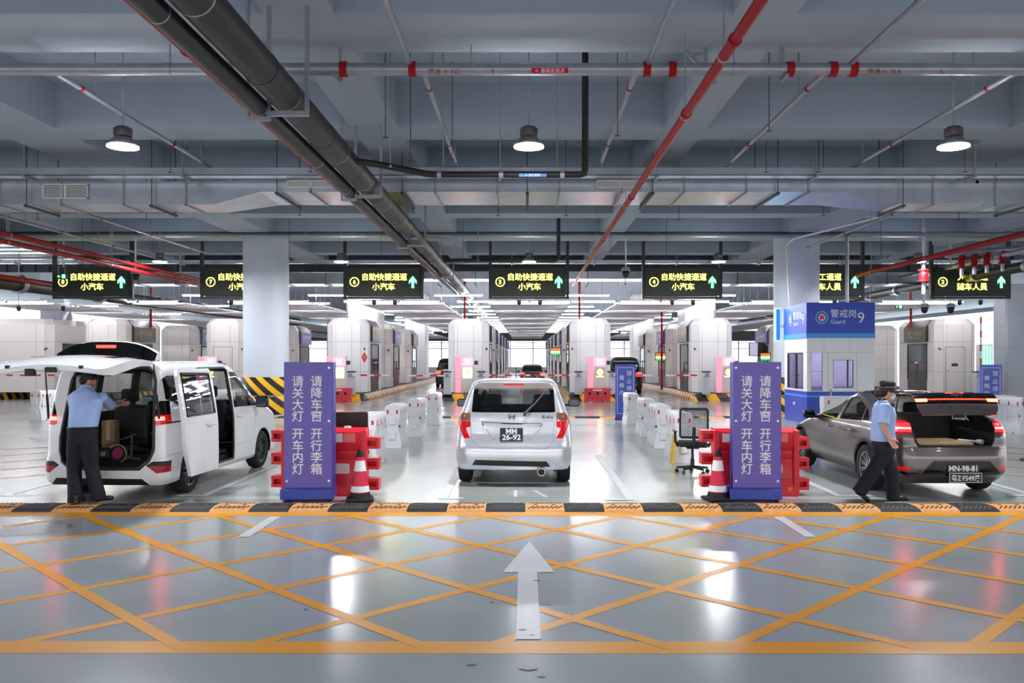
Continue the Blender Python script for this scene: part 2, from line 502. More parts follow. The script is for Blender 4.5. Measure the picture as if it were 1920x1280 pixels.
# the two fat black drain pipes and their trapeze hangers
ys = [6.2, 8.9, 11.6, 13.6, 15.6, 17.6, 19.6, 21.6, 23.6, 25.6, 27.6, 29.6, 31.6, 33.6, 36, 39, 42, 46, 50, 54]
def fat(name, label, x, z, r):
    b = B(); tube(b, [(x, -3, z), (x, 60, z)], r, 32)
    o = obj(name, b, m_blackpipe, auto=50); tag(o, label, 'pipe')
    for y in ys: b = B(); ring(b, (x, y, z), (0, 1, 0), r * 1.02, .05); obj('socket', b, m_blackpipe, o, auto=40)
    for y in ys: b = B(); ring(b, (x, y + .9, z), (0, 1, 0), r * 1.012, .022); obj('clamp', b, m_steel, o, auto=40)
    return o
fp = fat('drain_pipe', 'fat black drain pipe, the thicker of the slanting pair, running to the far end', -2.76, 4.97, .185)
fat('drain_pipe', 'black drain pipe, the thinner one beside the red fire pipe', -3.06, 4.83, .105)
def trapeze(y, i):
    t = thing('pipe_hanger', 'steel trapeze hanger under the fat black drain pipes, two bars', 'hanger', (0, y, 0), 0, 'trapeze hangers under the black pipes')
    b = B(); box(b, -2.98, -2.5, -.03, .03, 4.735, 4.79); obj('cross_bar', b, m_steel, t)
    b = B(); box(b, -3.22, -2.94, -.025, .025, 4.68, 4.725); obj('cross_bar', b, m_steel, t)
    for x in (-2.52, -2.96): b = B(); box(b, x - .022, x + .022, -.022, .022, 4.74, 6.8); obj('drop_bar', b, m_steel, t)
    b = B(); box(b, -3.22, -3.185, -.02, .02, 4.69, 6.8); obj('drop_bar', b, m_steel, t)
    t['label'] = ['steel trapeze hanger under the fat black pipes just before the silver cross pipe', 'steel trapeze hanger under the fat black pipes, in front of the air duct',
                  'steel trapeze hanger under the fat black pipes, behind the air duct', 'steel trapeze hanger under the fat black pipes, close to overhead sign six'][i]
for i, y in enumerate((9.85, 14.9, 21.5, 29.9)): trapeze(y, i)
b = B()
box(b, -2.72, -2.58, 20.2, 20.55, 4.785, 4.795); s1 = obj('pipe_label', b, mat('blue_pipe_sticker', (90, 130, 210), .4), fp)
# red fire pipes along the hall
pipe('fire_pipe', 'thin red fire pipe running just beside the fat black pipes', 'pipe', [(-3.25, -3, 4.9), (-3.25, 34, 4.9)], .05, m_red, rings=[((-3.25, y, 4.9), (0, 1, 0)) for y in (8.2, 13, 18, 23, 29)], ring_m=m_red)
pipe('fire_pipe', 'single red fire pipe slanting down towards overhead sign four', 'pipe', [(2.0, -3, 4.98), (2.0, 36, 4.98)], .055, m_red,
     rings=[((2.0, y, 4.98), (0, 1, 0)) for y in (8.15, 10.6, 16.1, 22, 28)], ring_m=m_red, hang=[(2.0, y, 4.98) for y in (8.6, 10.7, 17, 24)])
for x, z, s in ((-12.1, 4.83, 'upper of the red fire pipes above overhead sign eight'), (-12.15, 4.66, 'lower of the red fire pipes above overhead sign eight')):
    pipe('fire_pipe', s, 'pipe', [(x, 10, z), (x, 38, z)], .06, m_red, hang=[(x, y, z) for y in (20, 25, 30)])
pipe('fire_pipe', 'lowest red fire pipe at the edge of the hall beside the white minivan', 'pipe', [(-17.35, 18, 4.62), (-17.35, 34, 4.62)], .08, m_red, hang=[(-17.35, y, 4.6) for y in (22, 28)])
pipe('fire_pipe', 'red fire pipe sloping over the sign reading 随车人員', 'pipe', [(11.75, 10, 4.86), (11.75, 30.2, 4.86)], .075, m_red, hang=[(11.75, y, 4.86) for y in (19, 25, 29)])
# side drains
b = B()
pipe('drain_pipe', 'long black drain pipe below the red pipes beside overhead sign eight', 'pipe', [(-18.4, 20, 4.55), (-16.0, 60, 4.45)], .26, m_blackpipe, rings=[((-18.4 + 2.4 * k / 8, 20 + 5 * k, 4.55 - .0125 * k), (0.06, 1, 0)) for k in range(8)], ring_m=m_steel, hang=[(-17.8, 30, 4.6)])
pipe('drain_pipe', 'long dark drain pipe crossing in front of the sign reading 随车人員', 'pipe', [(16.2, 14, 4.95), (15.2, 60, 4.6)], .17, m_blackpipe,
     rings=[((16.2 - .022 * (y - 14), y, 4.95 - .0076 * (y - 14)), (0, 1, 0)) for y in range(18, 56, 3)], ring_m=m_steel, hang=[(16.0, 24, 4.9), (15.9, 29, 4.85)])
pipe('water_pipe', 'thin steel pipe beside the dark drain pipe near the sign reading 随车人員', 'pipe', [(15.2, 16, 5.25), (15.0, 40, 5.1)], .09, m_steel)
# transverse silver main with sprinkler branches
MY, MZ = 11.05, 5.68
mp = pipe('sprinkler_main', 'silver sprinkler main pipe crossing the whole hall with red couplings', 'pipe', [(-22, MY, MZ), (22, MY, MZ)], .08, m_steel, n=24,
     rings=[((x, MY, MZ), (1, 0, 0)) for x in (-2.35, -1.46, 1.57, 1.9, 3.42, 3.98, 4.24)], ring_m=m_red, hang=[(x, MY, MZ) for x in (-7.5, -4.6, -.7, 2.7, 3.3, 7.5)])
for x in (-2.42, -7.6, 2.36, 3.36, 7.4):
    b = B(); box(b, x - .022, x + .022, MY + .085, MY + .12, MZ - .12, 6.8); box(b, x - .022, x + .022, MY - .1, MY + .12, MZ - .125, MZ - .085); obj('drop_bracket', b, m_steel, mp)
b = B(); box(b, -.025, .025, -.02, .02, -.55, .45, M=T(2.15, MY + .2, MZ + .28) @ Matrix.Rotation(-.75, 4, 'Y')); obj('brace', b, m_steel, mp)
b = B(); quad(b, [(.08, MY - .081, MZ - .075), (.55, MY - .081, MZ - .075), (.55, MY - .081, MZ - .01), (.08, MY - .081, MZ - .01)])
obj('red_label', b, m_reflred, mp)
b = B(); text(b, '← 最高处低点', .062, T(.315, MY - .083, MZ - .043), mi=0); obj('label_lettering', b, m_letter, mp)
b = B()
for x, s in ((-1.05, '喷淋 ← N2'), (-.42, '5'), (4.62, '喷淋 ← N.A'), (5.35, '6')): text(b, s, .085, T(x, MY - .08, MZ - .055))
obj('stencil_lettering', b, mat('dark_red_stencil', (150, 40, 50), .5), mp)
def branch(x, ya, yb, z, label):
    pipe('sprinkler_pipe', label, 'pipe', [(x, ya, z), (x, yb, z)], .036, m_steel, 'sprinkler branch pipes', 10,
         rings=[((x, y, z), (0, 1, 0)) for y in np.arange(ya + .8, yb - .3, 3.1)], ring_m=m_red, hang=[(x, y, z) for y in np.arange(ya + 1.2, yb - .2, 4.0)])
branch(-1.49, 4, 10.98, 5.74, 'grey sprinkler pipe reaching the silver main near the fat black pipes, on the viewer side')
branch(1.58, 4, 10.98, 5.74, 'grey sprinkler pipe reaching the silver main just beside the single red pipe')
branch(4.2, 4, 10.98, 5.74, 'grey sprinkler pipe reaching the silver main above the grey car')
branch(-1.34, 11.1, 17.4, 5.70, 'grey sprinkler pipe leaving the silver main towards the air duct, beside the fat black pipes')
branch(1.46, 11.1, 17.2, 5.70, 'grey sprinkler pipe leaving the silver main between the lamp and the red pipe')
branch(3.94, 11.1, 17.4, 5.70, 'grey sprinkler pipe leaving the silver main above the grey car')
branch(6.45, 11.1, 18.5, 5.70, 'grey sprinkler pipe passing behind the pendant lamp above the grey car')
branch(-6.2, 11.1, 18.5, 5.70, 'grey sprinkler pipe passing behind the pendant lamp above the white minivan')
branch(-11.5, 13, 31, 5.70, 'long grey sprinkler pipe running towards the thick column beside overhead sign eight')
branch(-13.6, 18, 31, 5.62, 'long grey sprinkler pipe farthest out beside overhead sign eight')
branch(9.0, 17, 27.5, 5.45, 'grey sprinkler pipe meeting the top of the column beside the guard booth')
# thin silver pipes under the fourth beam
pipe('water_pipe', 'slim silver pipe crossing just in front of the thick round columns', 'pipe', [(-24, 27.2, 5.82), (24, 27.2, 5.82)], .065, m_steel, hang=[(x, 27.2, 5.82) for x in (-12, -7, -1.5, 4.2, 9, 11, 16)])
pipe('water_pipe', 'slim dark pipe crossing just above the silver one by the round columns', 'pipe', [(-24, 27.6, 5.97), (24, 27.6, 5.97)], .05, m_dkgrey)
# black bend from fat pipe to riser
dp = pipe('drain_branch', 'black drain branch that drops from the roof beside the lamp and joins the fat pipe', 'pipe',
     [(.94, 13.4, 6.8), (.94, 13.4, 4.90), (.92, 13.4, 4.84), (.86, 13.4, 4.82), (-1.42, 13.4, 4.82), (-1.56, 13.38, 4.83), (-2.35, 13.2, 4.95), (-2.7, 13.1, 4.97)], .052, m_blackpipe,
     rings=[((x, 13.4, 4.82), (1, 0, 0)) for x in (-1.35, -.38, .58)], ring_m=m_steel, hang=[(-2.1, 13.26, 4.91)])
b = B(); box(b, -.10, .33, 13.335, 13.35, 4.775, 4.825); lb = obj('blue_label', b, mat('blue_pipe_sticker2', (40, 120, 205), .4), dp)
b = B(); text(b, '← 雨水管道', .045, T(.115, 13.334, 4.80)); obj('label_lettering', b, m_letter, lb)
pipe('unistrut_bar', 'thin pale bar lying just above the black drain branch', 'bar', [(-2.0, 13.5, 4.95), (.7, 13.5, 4.95)], .018, m_steel, n=4, hang=[(x, 13.5, 4.95) for x in (-1.3, -.4, .5)])
pipe('drain_branch', 'black upright drain pipe dropping behind the air duct towards overhead sign five', 'pipe', [(1.05, 27.0, 6.8), (1.05, 27.0, 5.15), (1.0, 27.0, 5.05), (.9, 27.0, 5.02), (-2.2, 27.0, 5.02), (-2.7, 26.9, 4.98)], .06, m_blackpipe, hang=[(-1.5, 27, 5.02)])

# fire valves and their header at the hall edge above the drain pipe
pipe('water_header', 'short silver header pipe carrying red valves near the sign reading 随车人員', 'pipe', [(13.3, 27, 5.2), (15.6, 27, 5.38)], .11, m_steel, hang=[(13.4, 27, 5.2), (15.5, 27, 5.37)])
def valve(x, z, label, big=False):
    t = thing('fire_valve', label, 'valve', (x, 27.0, z), 0, 'red fire valves')
    k = 1.35 if big else 1.0
    b = B(); lathe(b, [(.09 * k, -.22), (.13 * k, -.2), (.13 * k, -.16), (.085 * k, -.14), (.10 * k, 0), (.085 * k, .12), (.13 * k, .14), (.13 * k, .18), (.09 * k, .2)], 18); obj('valve_body', b, m_red, t, auto=40)
    b = B(); cyl(b, (0, -.1, 0), (0, -.22, 0), .02, n=8); tube(b, [(.07 * math.cos(a), -.22, .07 * math.sin(a)) for a in np.linspace(0, 2 * PI, 14, endpoint=False)], .012, 6, closed=True); obj('hand_wheel', b, m_red, t)
    b = B(); cyl(b, (0, 0, -.6 if big else -.45), (0, 0, 6.8 - z if big else .25), .06, n=10); obj('stub_pipe', b, m_steel, t)
for i, (x, n_) in enumerate(((13.8, 'first'), (14.2, 'second'), (14.6, 'third'), (15.1, 'last'))): valve(x, 4.98 + .05 * i, 'red fire valve under the silver header pipe, %s from the guard booth' % n_)
valve(12.6, 4.55, 'larger red fire valve on an upright pipe beside the drain pipe', True)
# thin dark rods hanging between the beams
def rod(x, y, z0):
    t = thing('suspension_rod', 'thin dark suspension rod hanging from the ceiling slab between the beams', 'rod', (x, y, z0), 0, 'thin suspension rods')
    b = B(); cyl(b, (0, 0, 0), (0, 0, 6.8 - z0), .007, n=6); obj('shaft', b, m_dkgrey, t)
    b = B(); box(b, -.04, .04, -.015, .015, -.012, 0); obj('foot_plate', b, m_dkgrey, t)
for x, y, z0 in ((-2.0, 12.2, 5.1), (-1.75, 13.0, 4.95), (-1.2, 14.0, 5.2), (1.35, 12.5, 5.2), (3.6, 12.6, 5.3), (-4.1, 16.3, 5.5), (-6.8, 16.35, 5.5), (4.6, 16.3, 5.5), (5.6, 16.3, 5.5), (8.4, 16.3, 5.5), (-.6, 18.9, 5.1), (.9, 18.9, 5.1), (3.4, 18.9, 5.0), (-5.0, 18.9, 5.1),
    (-8.4, 18.9, 5.0), (-10.8, 18.9, 5.0), (6.6, 18.9, 5.1), (9.6, 18.9, 5.0), (-1.9, 26, 4.9), (2.6, 26, 5.0), (4.3, 26, 5.0), (-4.4, 26, 5.0), (-7.2, 26, 5.0), (-13.5, 26, 4.8), (10.5, 25.2, 5.0)): rod(x, y, z0)

# ---- cable tray
def tray(y, z, x0, x1, label, h=.15, w=.3):
    t = thing('cable_tray', label, 'cable tray', (0, y, z))
    b = B(); box(b, x0, x1, -w / 2, w / 2, 0, .012); box(b, x0, x1, -w / 2, -w / 2 + .012, 0, h); box(b, x0, x1, w / 2 - .012, w / 2, 0, h)
    obj('trough', b, m_duct, t)
    for x in np.arange(x0 + 1.2, x1, 3.05):
        b = B()
        for yy in (-w / 2 - .03, w / 2 + .03): cyl(b, (x, yy, -.04), (x, yy, 6.79 - z), .009, n=6)
        box(b, x - .02, x + .02, -w / 2 - .06, w / 2 + .06, -.045, 0)
        obj('bracket', b, m_steel, t)
tray(16.6, 5.46, -20, 20, 'galvanised cable tray crossing the hall just in front of the air duct')
tray(31.6, 5.42, -20, 20, 'pale cable tray crossing behind the tops of the lit overhead signs', .12)

# ---- the air duct: wide and flat in the middle, tall at the sides
def duct(label, secs, name='air_duct'):
    t = thing(name, label, 'duct', (0, 0, 0))
    b = B(); rings = []
    for x, y0, y1, z0, z1 in secs:
        rings.append([b.verts.new((x, y, z)) for y, z in ((y0, z0), (y1, z0), (y1, z1), (y0, z1))])
    for A, C in zip(rings, rings[1:]):
        for j in range(4): b.faces.new((A[j], A[(j + 1) % 4], C[(j + 1) % 4], C[j]))
    b.faces.new(rings[0]); b.faces.new(rings[-1][::-1])
    bmesh.ops.recalc_face_normals(b, faces=b.faces)
    obj('sheet_body', b, m_duct, t)
    return t
dt = duct('long galvanised air duct crossing the hall, flat in the middle and taller at both sides',
     [(-22, 17, 17.95, 5.0, 5.46), (-6.2, 17, 17.95, 5.0, 5.46), (-5.3, 17, 18.5, 5.25, 5.5), (6.35, 17, 18.5, 5.25, 5.5), (7.4, 17, 17.95, 5.02, 5.48), (22, 17, 17.95, 5.02, 5.48)])
b = B()
def dz(x):
    return (5.25, 18.5) if -5.3 < x < 6.35 else (5.0, 17.95)
for x in np.arange(-20.4, 21, 1.24):
    if -6.3 < x < -5.2 or 6.3 < x < 7.5: continue
    b = B()
    z0, y1 = dz(x); zt = 5.5 if z0 > 5.2 else 5.47
    box(b, x - .018, x + .018, 16.975, 17.0, z0 - .02, zt); box(b, x - .018, x + .018, 16.975, y1 + .02, z0 - .025, z0)
    obj('flange', b, m_steel, dt)
for x in np.arange(-19.8, 20.5, 2.48):
    z0, y1 = dz(x)
    b = B(); box(b, x - .03, x + .03, 16.85, y1 + .15, z0 - .07, z0 - .028)
    cyl(b, (x, 16.9, z0 - .1), (x, 16.9, 6.79), .009, n=6); cyl(b, (x, y1 + .1, z0 - .1), (x, y1 + .1, 6.79), .009, n=6)
    obj('support_rail', b, m_dkgrey, dt)
def grille(x0, x1, z0, z1):
    b = B(); y = 16.96
    box(b, x0, x1, y, y + .03, z0, z0 + .02); box(b, x0, x1, y, y + .03, z1 - .02, z1)
    box(b, x0, x0 + .02, y, y + .03, z0, z1); box(b, x1 - .02, x1, y, y + .03, z0, z1); box(b, (x0 + x1) / 2 - .01, (x0 + x1) / 2 + .01, y, y + .03, z0, z1)
    for k in range(9): z = z0 + (z1 - z0) * (k + .5) / 9; box(b, x0, x1, y + .005, y + .02, z - .005, z + .005)
    for k in range(24): x = x0 + (x1 - x0) * (k + .5) / 24; box(b, x - .004, x + .004, y + .01, y + .025, z0, z1)
    box(b, x0 + .01, x1 - .01, y + .03, y + .038, z0 + .01, z1 - .01, 1)
    obj('grille', b, [m_white, m_dkgrey], dt)
grille(-9.6, -8.7, 5.11, 5.4); grille(-4.75, -3.75, 5.32, 5.48); grille(1.4, 2.35, 5.32, 5.48)
d2 = duct('second galvanised duct behind the lit overhead signs', [(-18, 34.2, 35.4, 4.9, 5.35), (-6.5, 34.2, 35.4, 4.9, 5.35), (-5.5, 34.2, 35.4, 5.1, 5.4), (6, 34.2, 35.4, 5.1, 5.4), (7, 34.2, 35.4, 4.9, 5.35), (20, 34.2, 35.4, 4.9, 5.35)])
for x in np.arange(-17, 20, 1.5):
    b = B(); box(b, x - .02, x + .02, 34.12, 35.45, 4.86, 4.9); cyl(b, (x, 34.15, 4.86), (x, 34.15, 6.79), .012, n=6); obj('support_rail', b, m_dkgrey, d2)
d3 = duct('broad silver air duct running along the hall edge beside overhead sign eight', [(-19.6, 19, 32, 5.62, 5.95), (-16.9, 19, 32, 5.62, 5.95)])
for y in np.arange(19.5, 32, 1.0): b = B(); box(b, -19.62, -16.88, y - .02, y + .02, 5.59, 5.62); obj('flange', b, m_steel, d3)
# short red vertical fire pipes down to the booths
for x, y, s in ((-12.4, 40.4, 'booth beside the thick column'), (-2.9, 40.8, 'pale booth facing the silver hatchback'), (2.6, 41, 'pale booth with the small red barrier in front'), (-18.0, 41, 'customs booth next to the minivan'),
                (18.3, 40.5, 'customs booth beyond the officer'), (7.0, 43.8, 'square column by the guard booth')):
    pipe('fire_riser', 'thin red fire pipe dropping onto the ' + s, 'pipe', [(x, y, 3.4 if x != 7.0 else 0.3), (x, y, 6.0)], .055, m_red, n=10)
# ================================================================= OVERHEAD LED SIGNS
def led(c, s): return mat('led_' + c, (10, 10, 10), .5, emit=dict(yellow=(255, 240, 72), green=(80, 255, 130))[c], es=s)
m_ledy, m_ledg = led('yellow', LED_Y), led('green', LED_G)
m_signface = mat('led_sign_face', (44, 52, 38), .55)
m_signframe = mat('led_sign_frame', (38, 42, 38), .5)
def led_sign(x, num, l1, l2, label):
    t = thing('overhead_sign', label, 'sign', (x, 30.6, 4.16), 0, 'lit overhead lane signs')
    w, h = 2.66, 1.02
    b = B(); box(b, -w / 2, w / 2, 0, .26, 0, h, bev=.015); box(b, -w / 2 + .04, w / 2 - .04, -.004, .01, .05, h - .05, 1)
    for zz in (.02, h - .02):
        for k in range(10): xx = -w / 2 + .1 + k * (w - .2) / 9; box(b, xx - .012, xx + .012, -.012, 0, zz - .012, zz + .012)
    obj('cabinet', b, [m_signframe, m_signface], t)
    b = B()
    text(b, l1, .275, T(.04, -.008, .68), bold=.001); text(b, l2, .275, T(.02, -.008, .33), bold=.001)
    n = 28; r0, r1 = .14, .168
    if num:
        A = [b.verts.new((-1.03 + r0 * math.cos(2 * PI * i / n), -.010, .5 + r0 * math.sin(2 * PI * i / n))) for i in range(n)]
        C = [b.verts.new((-1.03 + r1 * math.cos(2 * PI * i / n), -.010, .5 + r1 * math.sin(2 * PI * i / n))) for i in range(n)]
        for i in range(n): b.faces.new((A[i], A[(i + 1) % n], C[(i + 1) % n], C[i]))
        text(b, num, .2, T(-1.03, -.008, .5), bold=.004)
    obj('yellow_lettering', b, m_ledy, t)
    b = B(); prism(b, [(1.02, .28), (1.11, .28), (1.11, .52), (1.2, .43), (1.2, .55), (1.065, .71), (.93, .55), (.93, .43), (1.02, .52)], -.010, -.006)
    obj('green_arrow', b, m_ledg, t)
    for sx in (-1, 1):
        b = B(); box(b, sx * (w / 2 + .06) - .05, sx * (w / 2 + .06) + .05, .05, .2, -.1, 2.0); obj('support_post', b, m_signframe, t)
    b = B(); box(b, -w / 2 - .1, w / 2 + .1, .06, .18, -.10, -.02); obj('bottom_rail', b, m_dkgrey, t)
    return t
SX = [('8', -15.55), ('7', -10.25), ('6', -5.1), ('5', .13), ('4', 5.64), ('3', 10.75), ('2', 16.0)]
for n_, x in SX:
    if n_ in '87654': led_sign(x, n_, '自助快捷通道', '小汽车', 'dark overhead lane sign numbered %s, yellow 自助快捷通道 lettering and green arrow' % dict(zip('87654', ('eight', 'seven', 'six', 'five', 'four')))[n_])
    elif n_ == '3': led_sign(x, '', '员工通道', '随车人員', 'dark overhead lane sign half hidden behind the column by the guard booth')
    else: led_sign(x, n_, '人工通道', '随车人員', 'dark overhead lane sign reading 随车人員, crossed by the drain pipe')
# dome cameras hung under the signs
def dome(x, y, z, label, rod=.35):
    t = thing('dome_camera', label, 'camera', (x, y, z), 0, 'dome cameras')
    b = B(); lathe(b, [(.075, .1), (.08, .02), (.08, 0)], 16); obj('housing', b, m_dkgrey, t, auto=40)
    b = B(); lathe(b, [(.005, -.085), (.045, -.07), (.068, -.03), (.072, 0)], 16); obj('dome', b, m_black, t, smooth=True)
    b = B(); cyl(b, (0, 0, .1), (0, 0, .1 + rod), .02, n=8); obj('stem', b, m_white, t)
for n_, x in SX:
    for k, dx in enumerate((-.35, .4)):
        if n_ == '3' and k == 0: continue
        if n_ == '8': px_ = ((-18.25, -16.65), )[0][k]
        else: px_ = x + dx
        dome(px_, 30.75, 3.92 if n_ != '8' else 3.7, 'small black dome camera under the overhead sign %s, %s of its pair' % ({'3': 'behind the column', '2': 'reading 随车人員'}.get(n_, 'numbered ' + dict(zip('87654', ('eight', 'seven', 'six', 'five', 'four'))).get(n_, '')), ('first', 'second')[k]), .2 if n_ != '8' else 3.0)
def ptz(x, y, z, rod, label):
    t = thing('surveillance_camera', label, 'camera', (x, y, z))
    b = B(); lathe(b, [(.10, .16), (.16, .08), (.16, .02)], 20); obj('hood', b, m_grey, t, auto=40)
    b = B(); lathe(b, [(.01, -.2), (.08, -.17), (.12, -.08), (.13, .02)], 20); obj('dome', b, m_black, t, smooth=True)
    b = B(); cyl(b, (0, 0, .14), (0, 0, rod), .025, n=10); obj('pole', b, m_white, t)
ptz(3.4, 28.9, 4.85, 1.15, 'dome surveillance camera on a white pole between overhead signs five and four')
ptz(-13.2, 28.9, 4.75, 1.25, 'dome surveillance camera on a white pole at the edge of overhead sign eight')
ptz(14.5, 31, 3.75, 3.05, 'dome surveillance camera hanging over the customs booth by the guard booth')
ptz(15.45, 31, 3.75, 3.05, 'dome surveillance camera hanging over the red pipe by the guard booth')
def exit_sign(x, y, z, label, rod):
    t = thing('exit_sign', label, 'sign', (x, y, z))
    b = B(); box(b, -.17, .17, 0, .05, -.085, .085); obj('case', b, m_black, t)
    b = B(); text(b, '←', .14, T(-.07, -.003, 0)); box(b, .02, .12, -.004, -.002, -.06, .06); obj('green_symbol', b, m_ledg, t)
    b = B(); cyl(b, (-.1, .02, .08), (-.1, .02, rod), .008, n=6); cyl(b, (.1, .02, .08), (.1, .02, rod), .008, n=6); obj('rod', b, m_steel, t)
exit_sign(-14.3, 26.3, 4.45, 'small green exit sign hung at the corner of overhead sign eight', 1.6)
exit_sign(16.2, 37, 4.15, 'small green exit sign over the customs booth beyond the officer', 2.65)
# ================================================================= LOW SLATTED CEILING OVER THE LANES
m_slat = mat('ceiling_slat_grey', (222, 219, 219), .55)
ISL = [-25.3, -19.6, -13.95, -8.3, -2.65, 3.03, 8.7, 14.37, 20.05]
BX = [-24.2] + ISL[1:]
LANE = [(a + c_) / 2 for a, c_ in zip(ISL, ISL[1:])]
names = ['edge lane beside the outermost booths', 'lane beyond the raised minivan tailgate', 'lane beyond the minivan roof', 'lane of the paper diamond booth', 'centre lane ahead of the hatchback', 'lane of the blue no-stopping sign', 'lane behind the guard booth', 'lane beyond the capped officer']
for x, nm in zip(LANE, names):
    t = thing('slatted_ceiling_panel', 'grey slatted ceiling panel hung over the ' + nm, 'ceiling panel', (x, 37.4, 4.28))
    b = B(); L = 68
    for y in np.arange(.1, L, .42): box(b, -1.75, 1.75, y, y + .24, 0, .03)
    obj('slats', b, m_slat, t)['kind'] = 'stuff'
    b = B()
    for xx in (-1.78, -.6, .6, 1.78): box(b, xx - .03, xx + .03, 0, L, .03, .09)
    for y in np.arange(0, L + .1, 4): box(b, -1.8, 1.8, y - .03, y + .03, -.01, .07)
    obj('frame', b, m_grey, t)
    for y in np.arange(1, 30, 8):
        for xx in (-1.7, 1.7): b = B(); cyl(b, (xx, y, .05), (xx, y, 2.5), .012, n=6); obj('hanging_rod', b, m_steel, t)
# white tube lights
tube_proto = []
def tube_light(x, y, z, length, label, group, along='x'):
    key = (length, round(z, 2))
    for k_, o in tube_proto:
        if k_ == key:
            return dup(o, (x, y, z), None, label, group)
    t = thing('tube_light', label, 'light', (x, y, z), 0, group)
    h = length / 2
    b = B(); box(b, -h, h, -.05, .05, 0, .05) if along == 'x' else box(b, -.05, .05, -h, h, 0, .05); obj('batten', b, m_white, t)
    b = B(); cyl(b, (-h + .03, 0, -.025), (h - .03, 0, -.025), .03, n=8) if along == 'x' else cyl(b, (0, -h + .03, -.025), (0, h - .03, -.025), .03, n=8)
    obj('tube', b, m_tube, t)
    for s_ in (-.7, .7): b = B(); cyl(b, (s_ * h, 0, .05), (s_ * h, 0, 6.8 - z), .006, n=5); obj('suspension_wire', b, m_steel, t)
    tube_proto.append((key, t)); return t
isl_n = ['outermost booths', 'customs booth by the minivan', 'booth behind the column by the minivan', 'booth with the red paper diamond', 'booth facing the hatchback, by the black pipes', 'island with the small red barrier', 'square column beside the guard booth', 'roof of the guard booth', 'customs booth beyond the officer']
for x, nm in zip(ISL, isl_n):
    near = abs(x) < 12
    for i, y in enumerate(np.arange(38.3, 95 if near else 60, 4.2 if near else 6.0)):
        tube_light(x + (.35 if i % 2 else -.35), y, 4.75, 2.2, 'white tube light in the row above the ' + nm, 'tube lights above the ' + nm)
for x in LANE:
    nm = names[LANE.index(x)]
    tube_light(x - .9, 36.9, 4.38, 1.7, 'white tube light at front of slatted panel, ' + nm, 'front tubes of the panel over the ' + nm)
    tube_light(x + .9, 36.9, 4.38, 1.7, 'white tube light at front of slatted panel, ' + nm, 'front tubes of the panel over the ' + nm)
    for i, y in enumerate(np.arange(42, 96, 8) if abs(x) < 12 else (44, 52)):
        tube_light(x, y, 4.62, 3.0, 'white tube light above slatted panel, ' + nm, 'tubes above the panel over the ' + nm)
# ================================================================= BOOTH ISLANDS
KZ = .3
def island(x, label, nose=True):
    t = thing('booth_island', label, 'traffic island', (x, 38.0, 0))
    L = 58; w = 1.05
    b = B()
    # body with rounded nose: sections along y
    secs = [(0, 1.0, .02), (.10, 1.02, .16), (.34, 1.04, KZ + .02), (1.0, w, KZ), (L, w, KZ)]
    rows = []
    for y, hw, h in secs:
        rows.append([b.verts.new(p) for p in ((-hw - .12, y, 0), (-hw - .1, y, h * .3), (-hw, y, h), (hw, y, h), (hw + .1, y, h * .3), (hw + .12, y, 0))])
    for A, C in zip(rows, rows[1:]):
        for j in range(5): b.faces.new((A[j], A[j + 1], C[j + 1], C[j]))
    b.faces.new(rows[0][::-1]); b.faces.new(rows[-1])
    bmesh.ops.recalc_face_normals(b, faces=b.faces)
    for f in b.faces:
        if f.calc_center_median().y > 1 and f.normal.z > .9: f.material_index = 1
        elif f.calc_center_median().y < .9: f.material_index = 2
    obj('striped_kerb', b, [m_hazard, m_grey, m_haznose], t)
    b = B(); box(b, -.85, .85, .75, L - .2, KZ, KZ + .04); obj('plinth', b, m_dkgrey, t)
    return t
isl_l = ['striped black and yellow traffic island at the far edge beside the minivan', 'striped traffic island under the customs booth by the minivan', 'striped traffic island half hidden by the thick column near the minivan',
         'striped traffic island under the booth with the red paper diamond', 'striped traffic island just ahead of the silver hatchback on the black pipe side', 'striped traffic island with a small red barrier at its nose and yellow slopes',
         'striped traffic island behind the purple sign beside the cone and grey car', 'striped traffic island hidden behind the guard booth', 'striped traffic island under the customs booth beyond the officer']
for x, l in zip(ISL, isl_l): island(x, l)

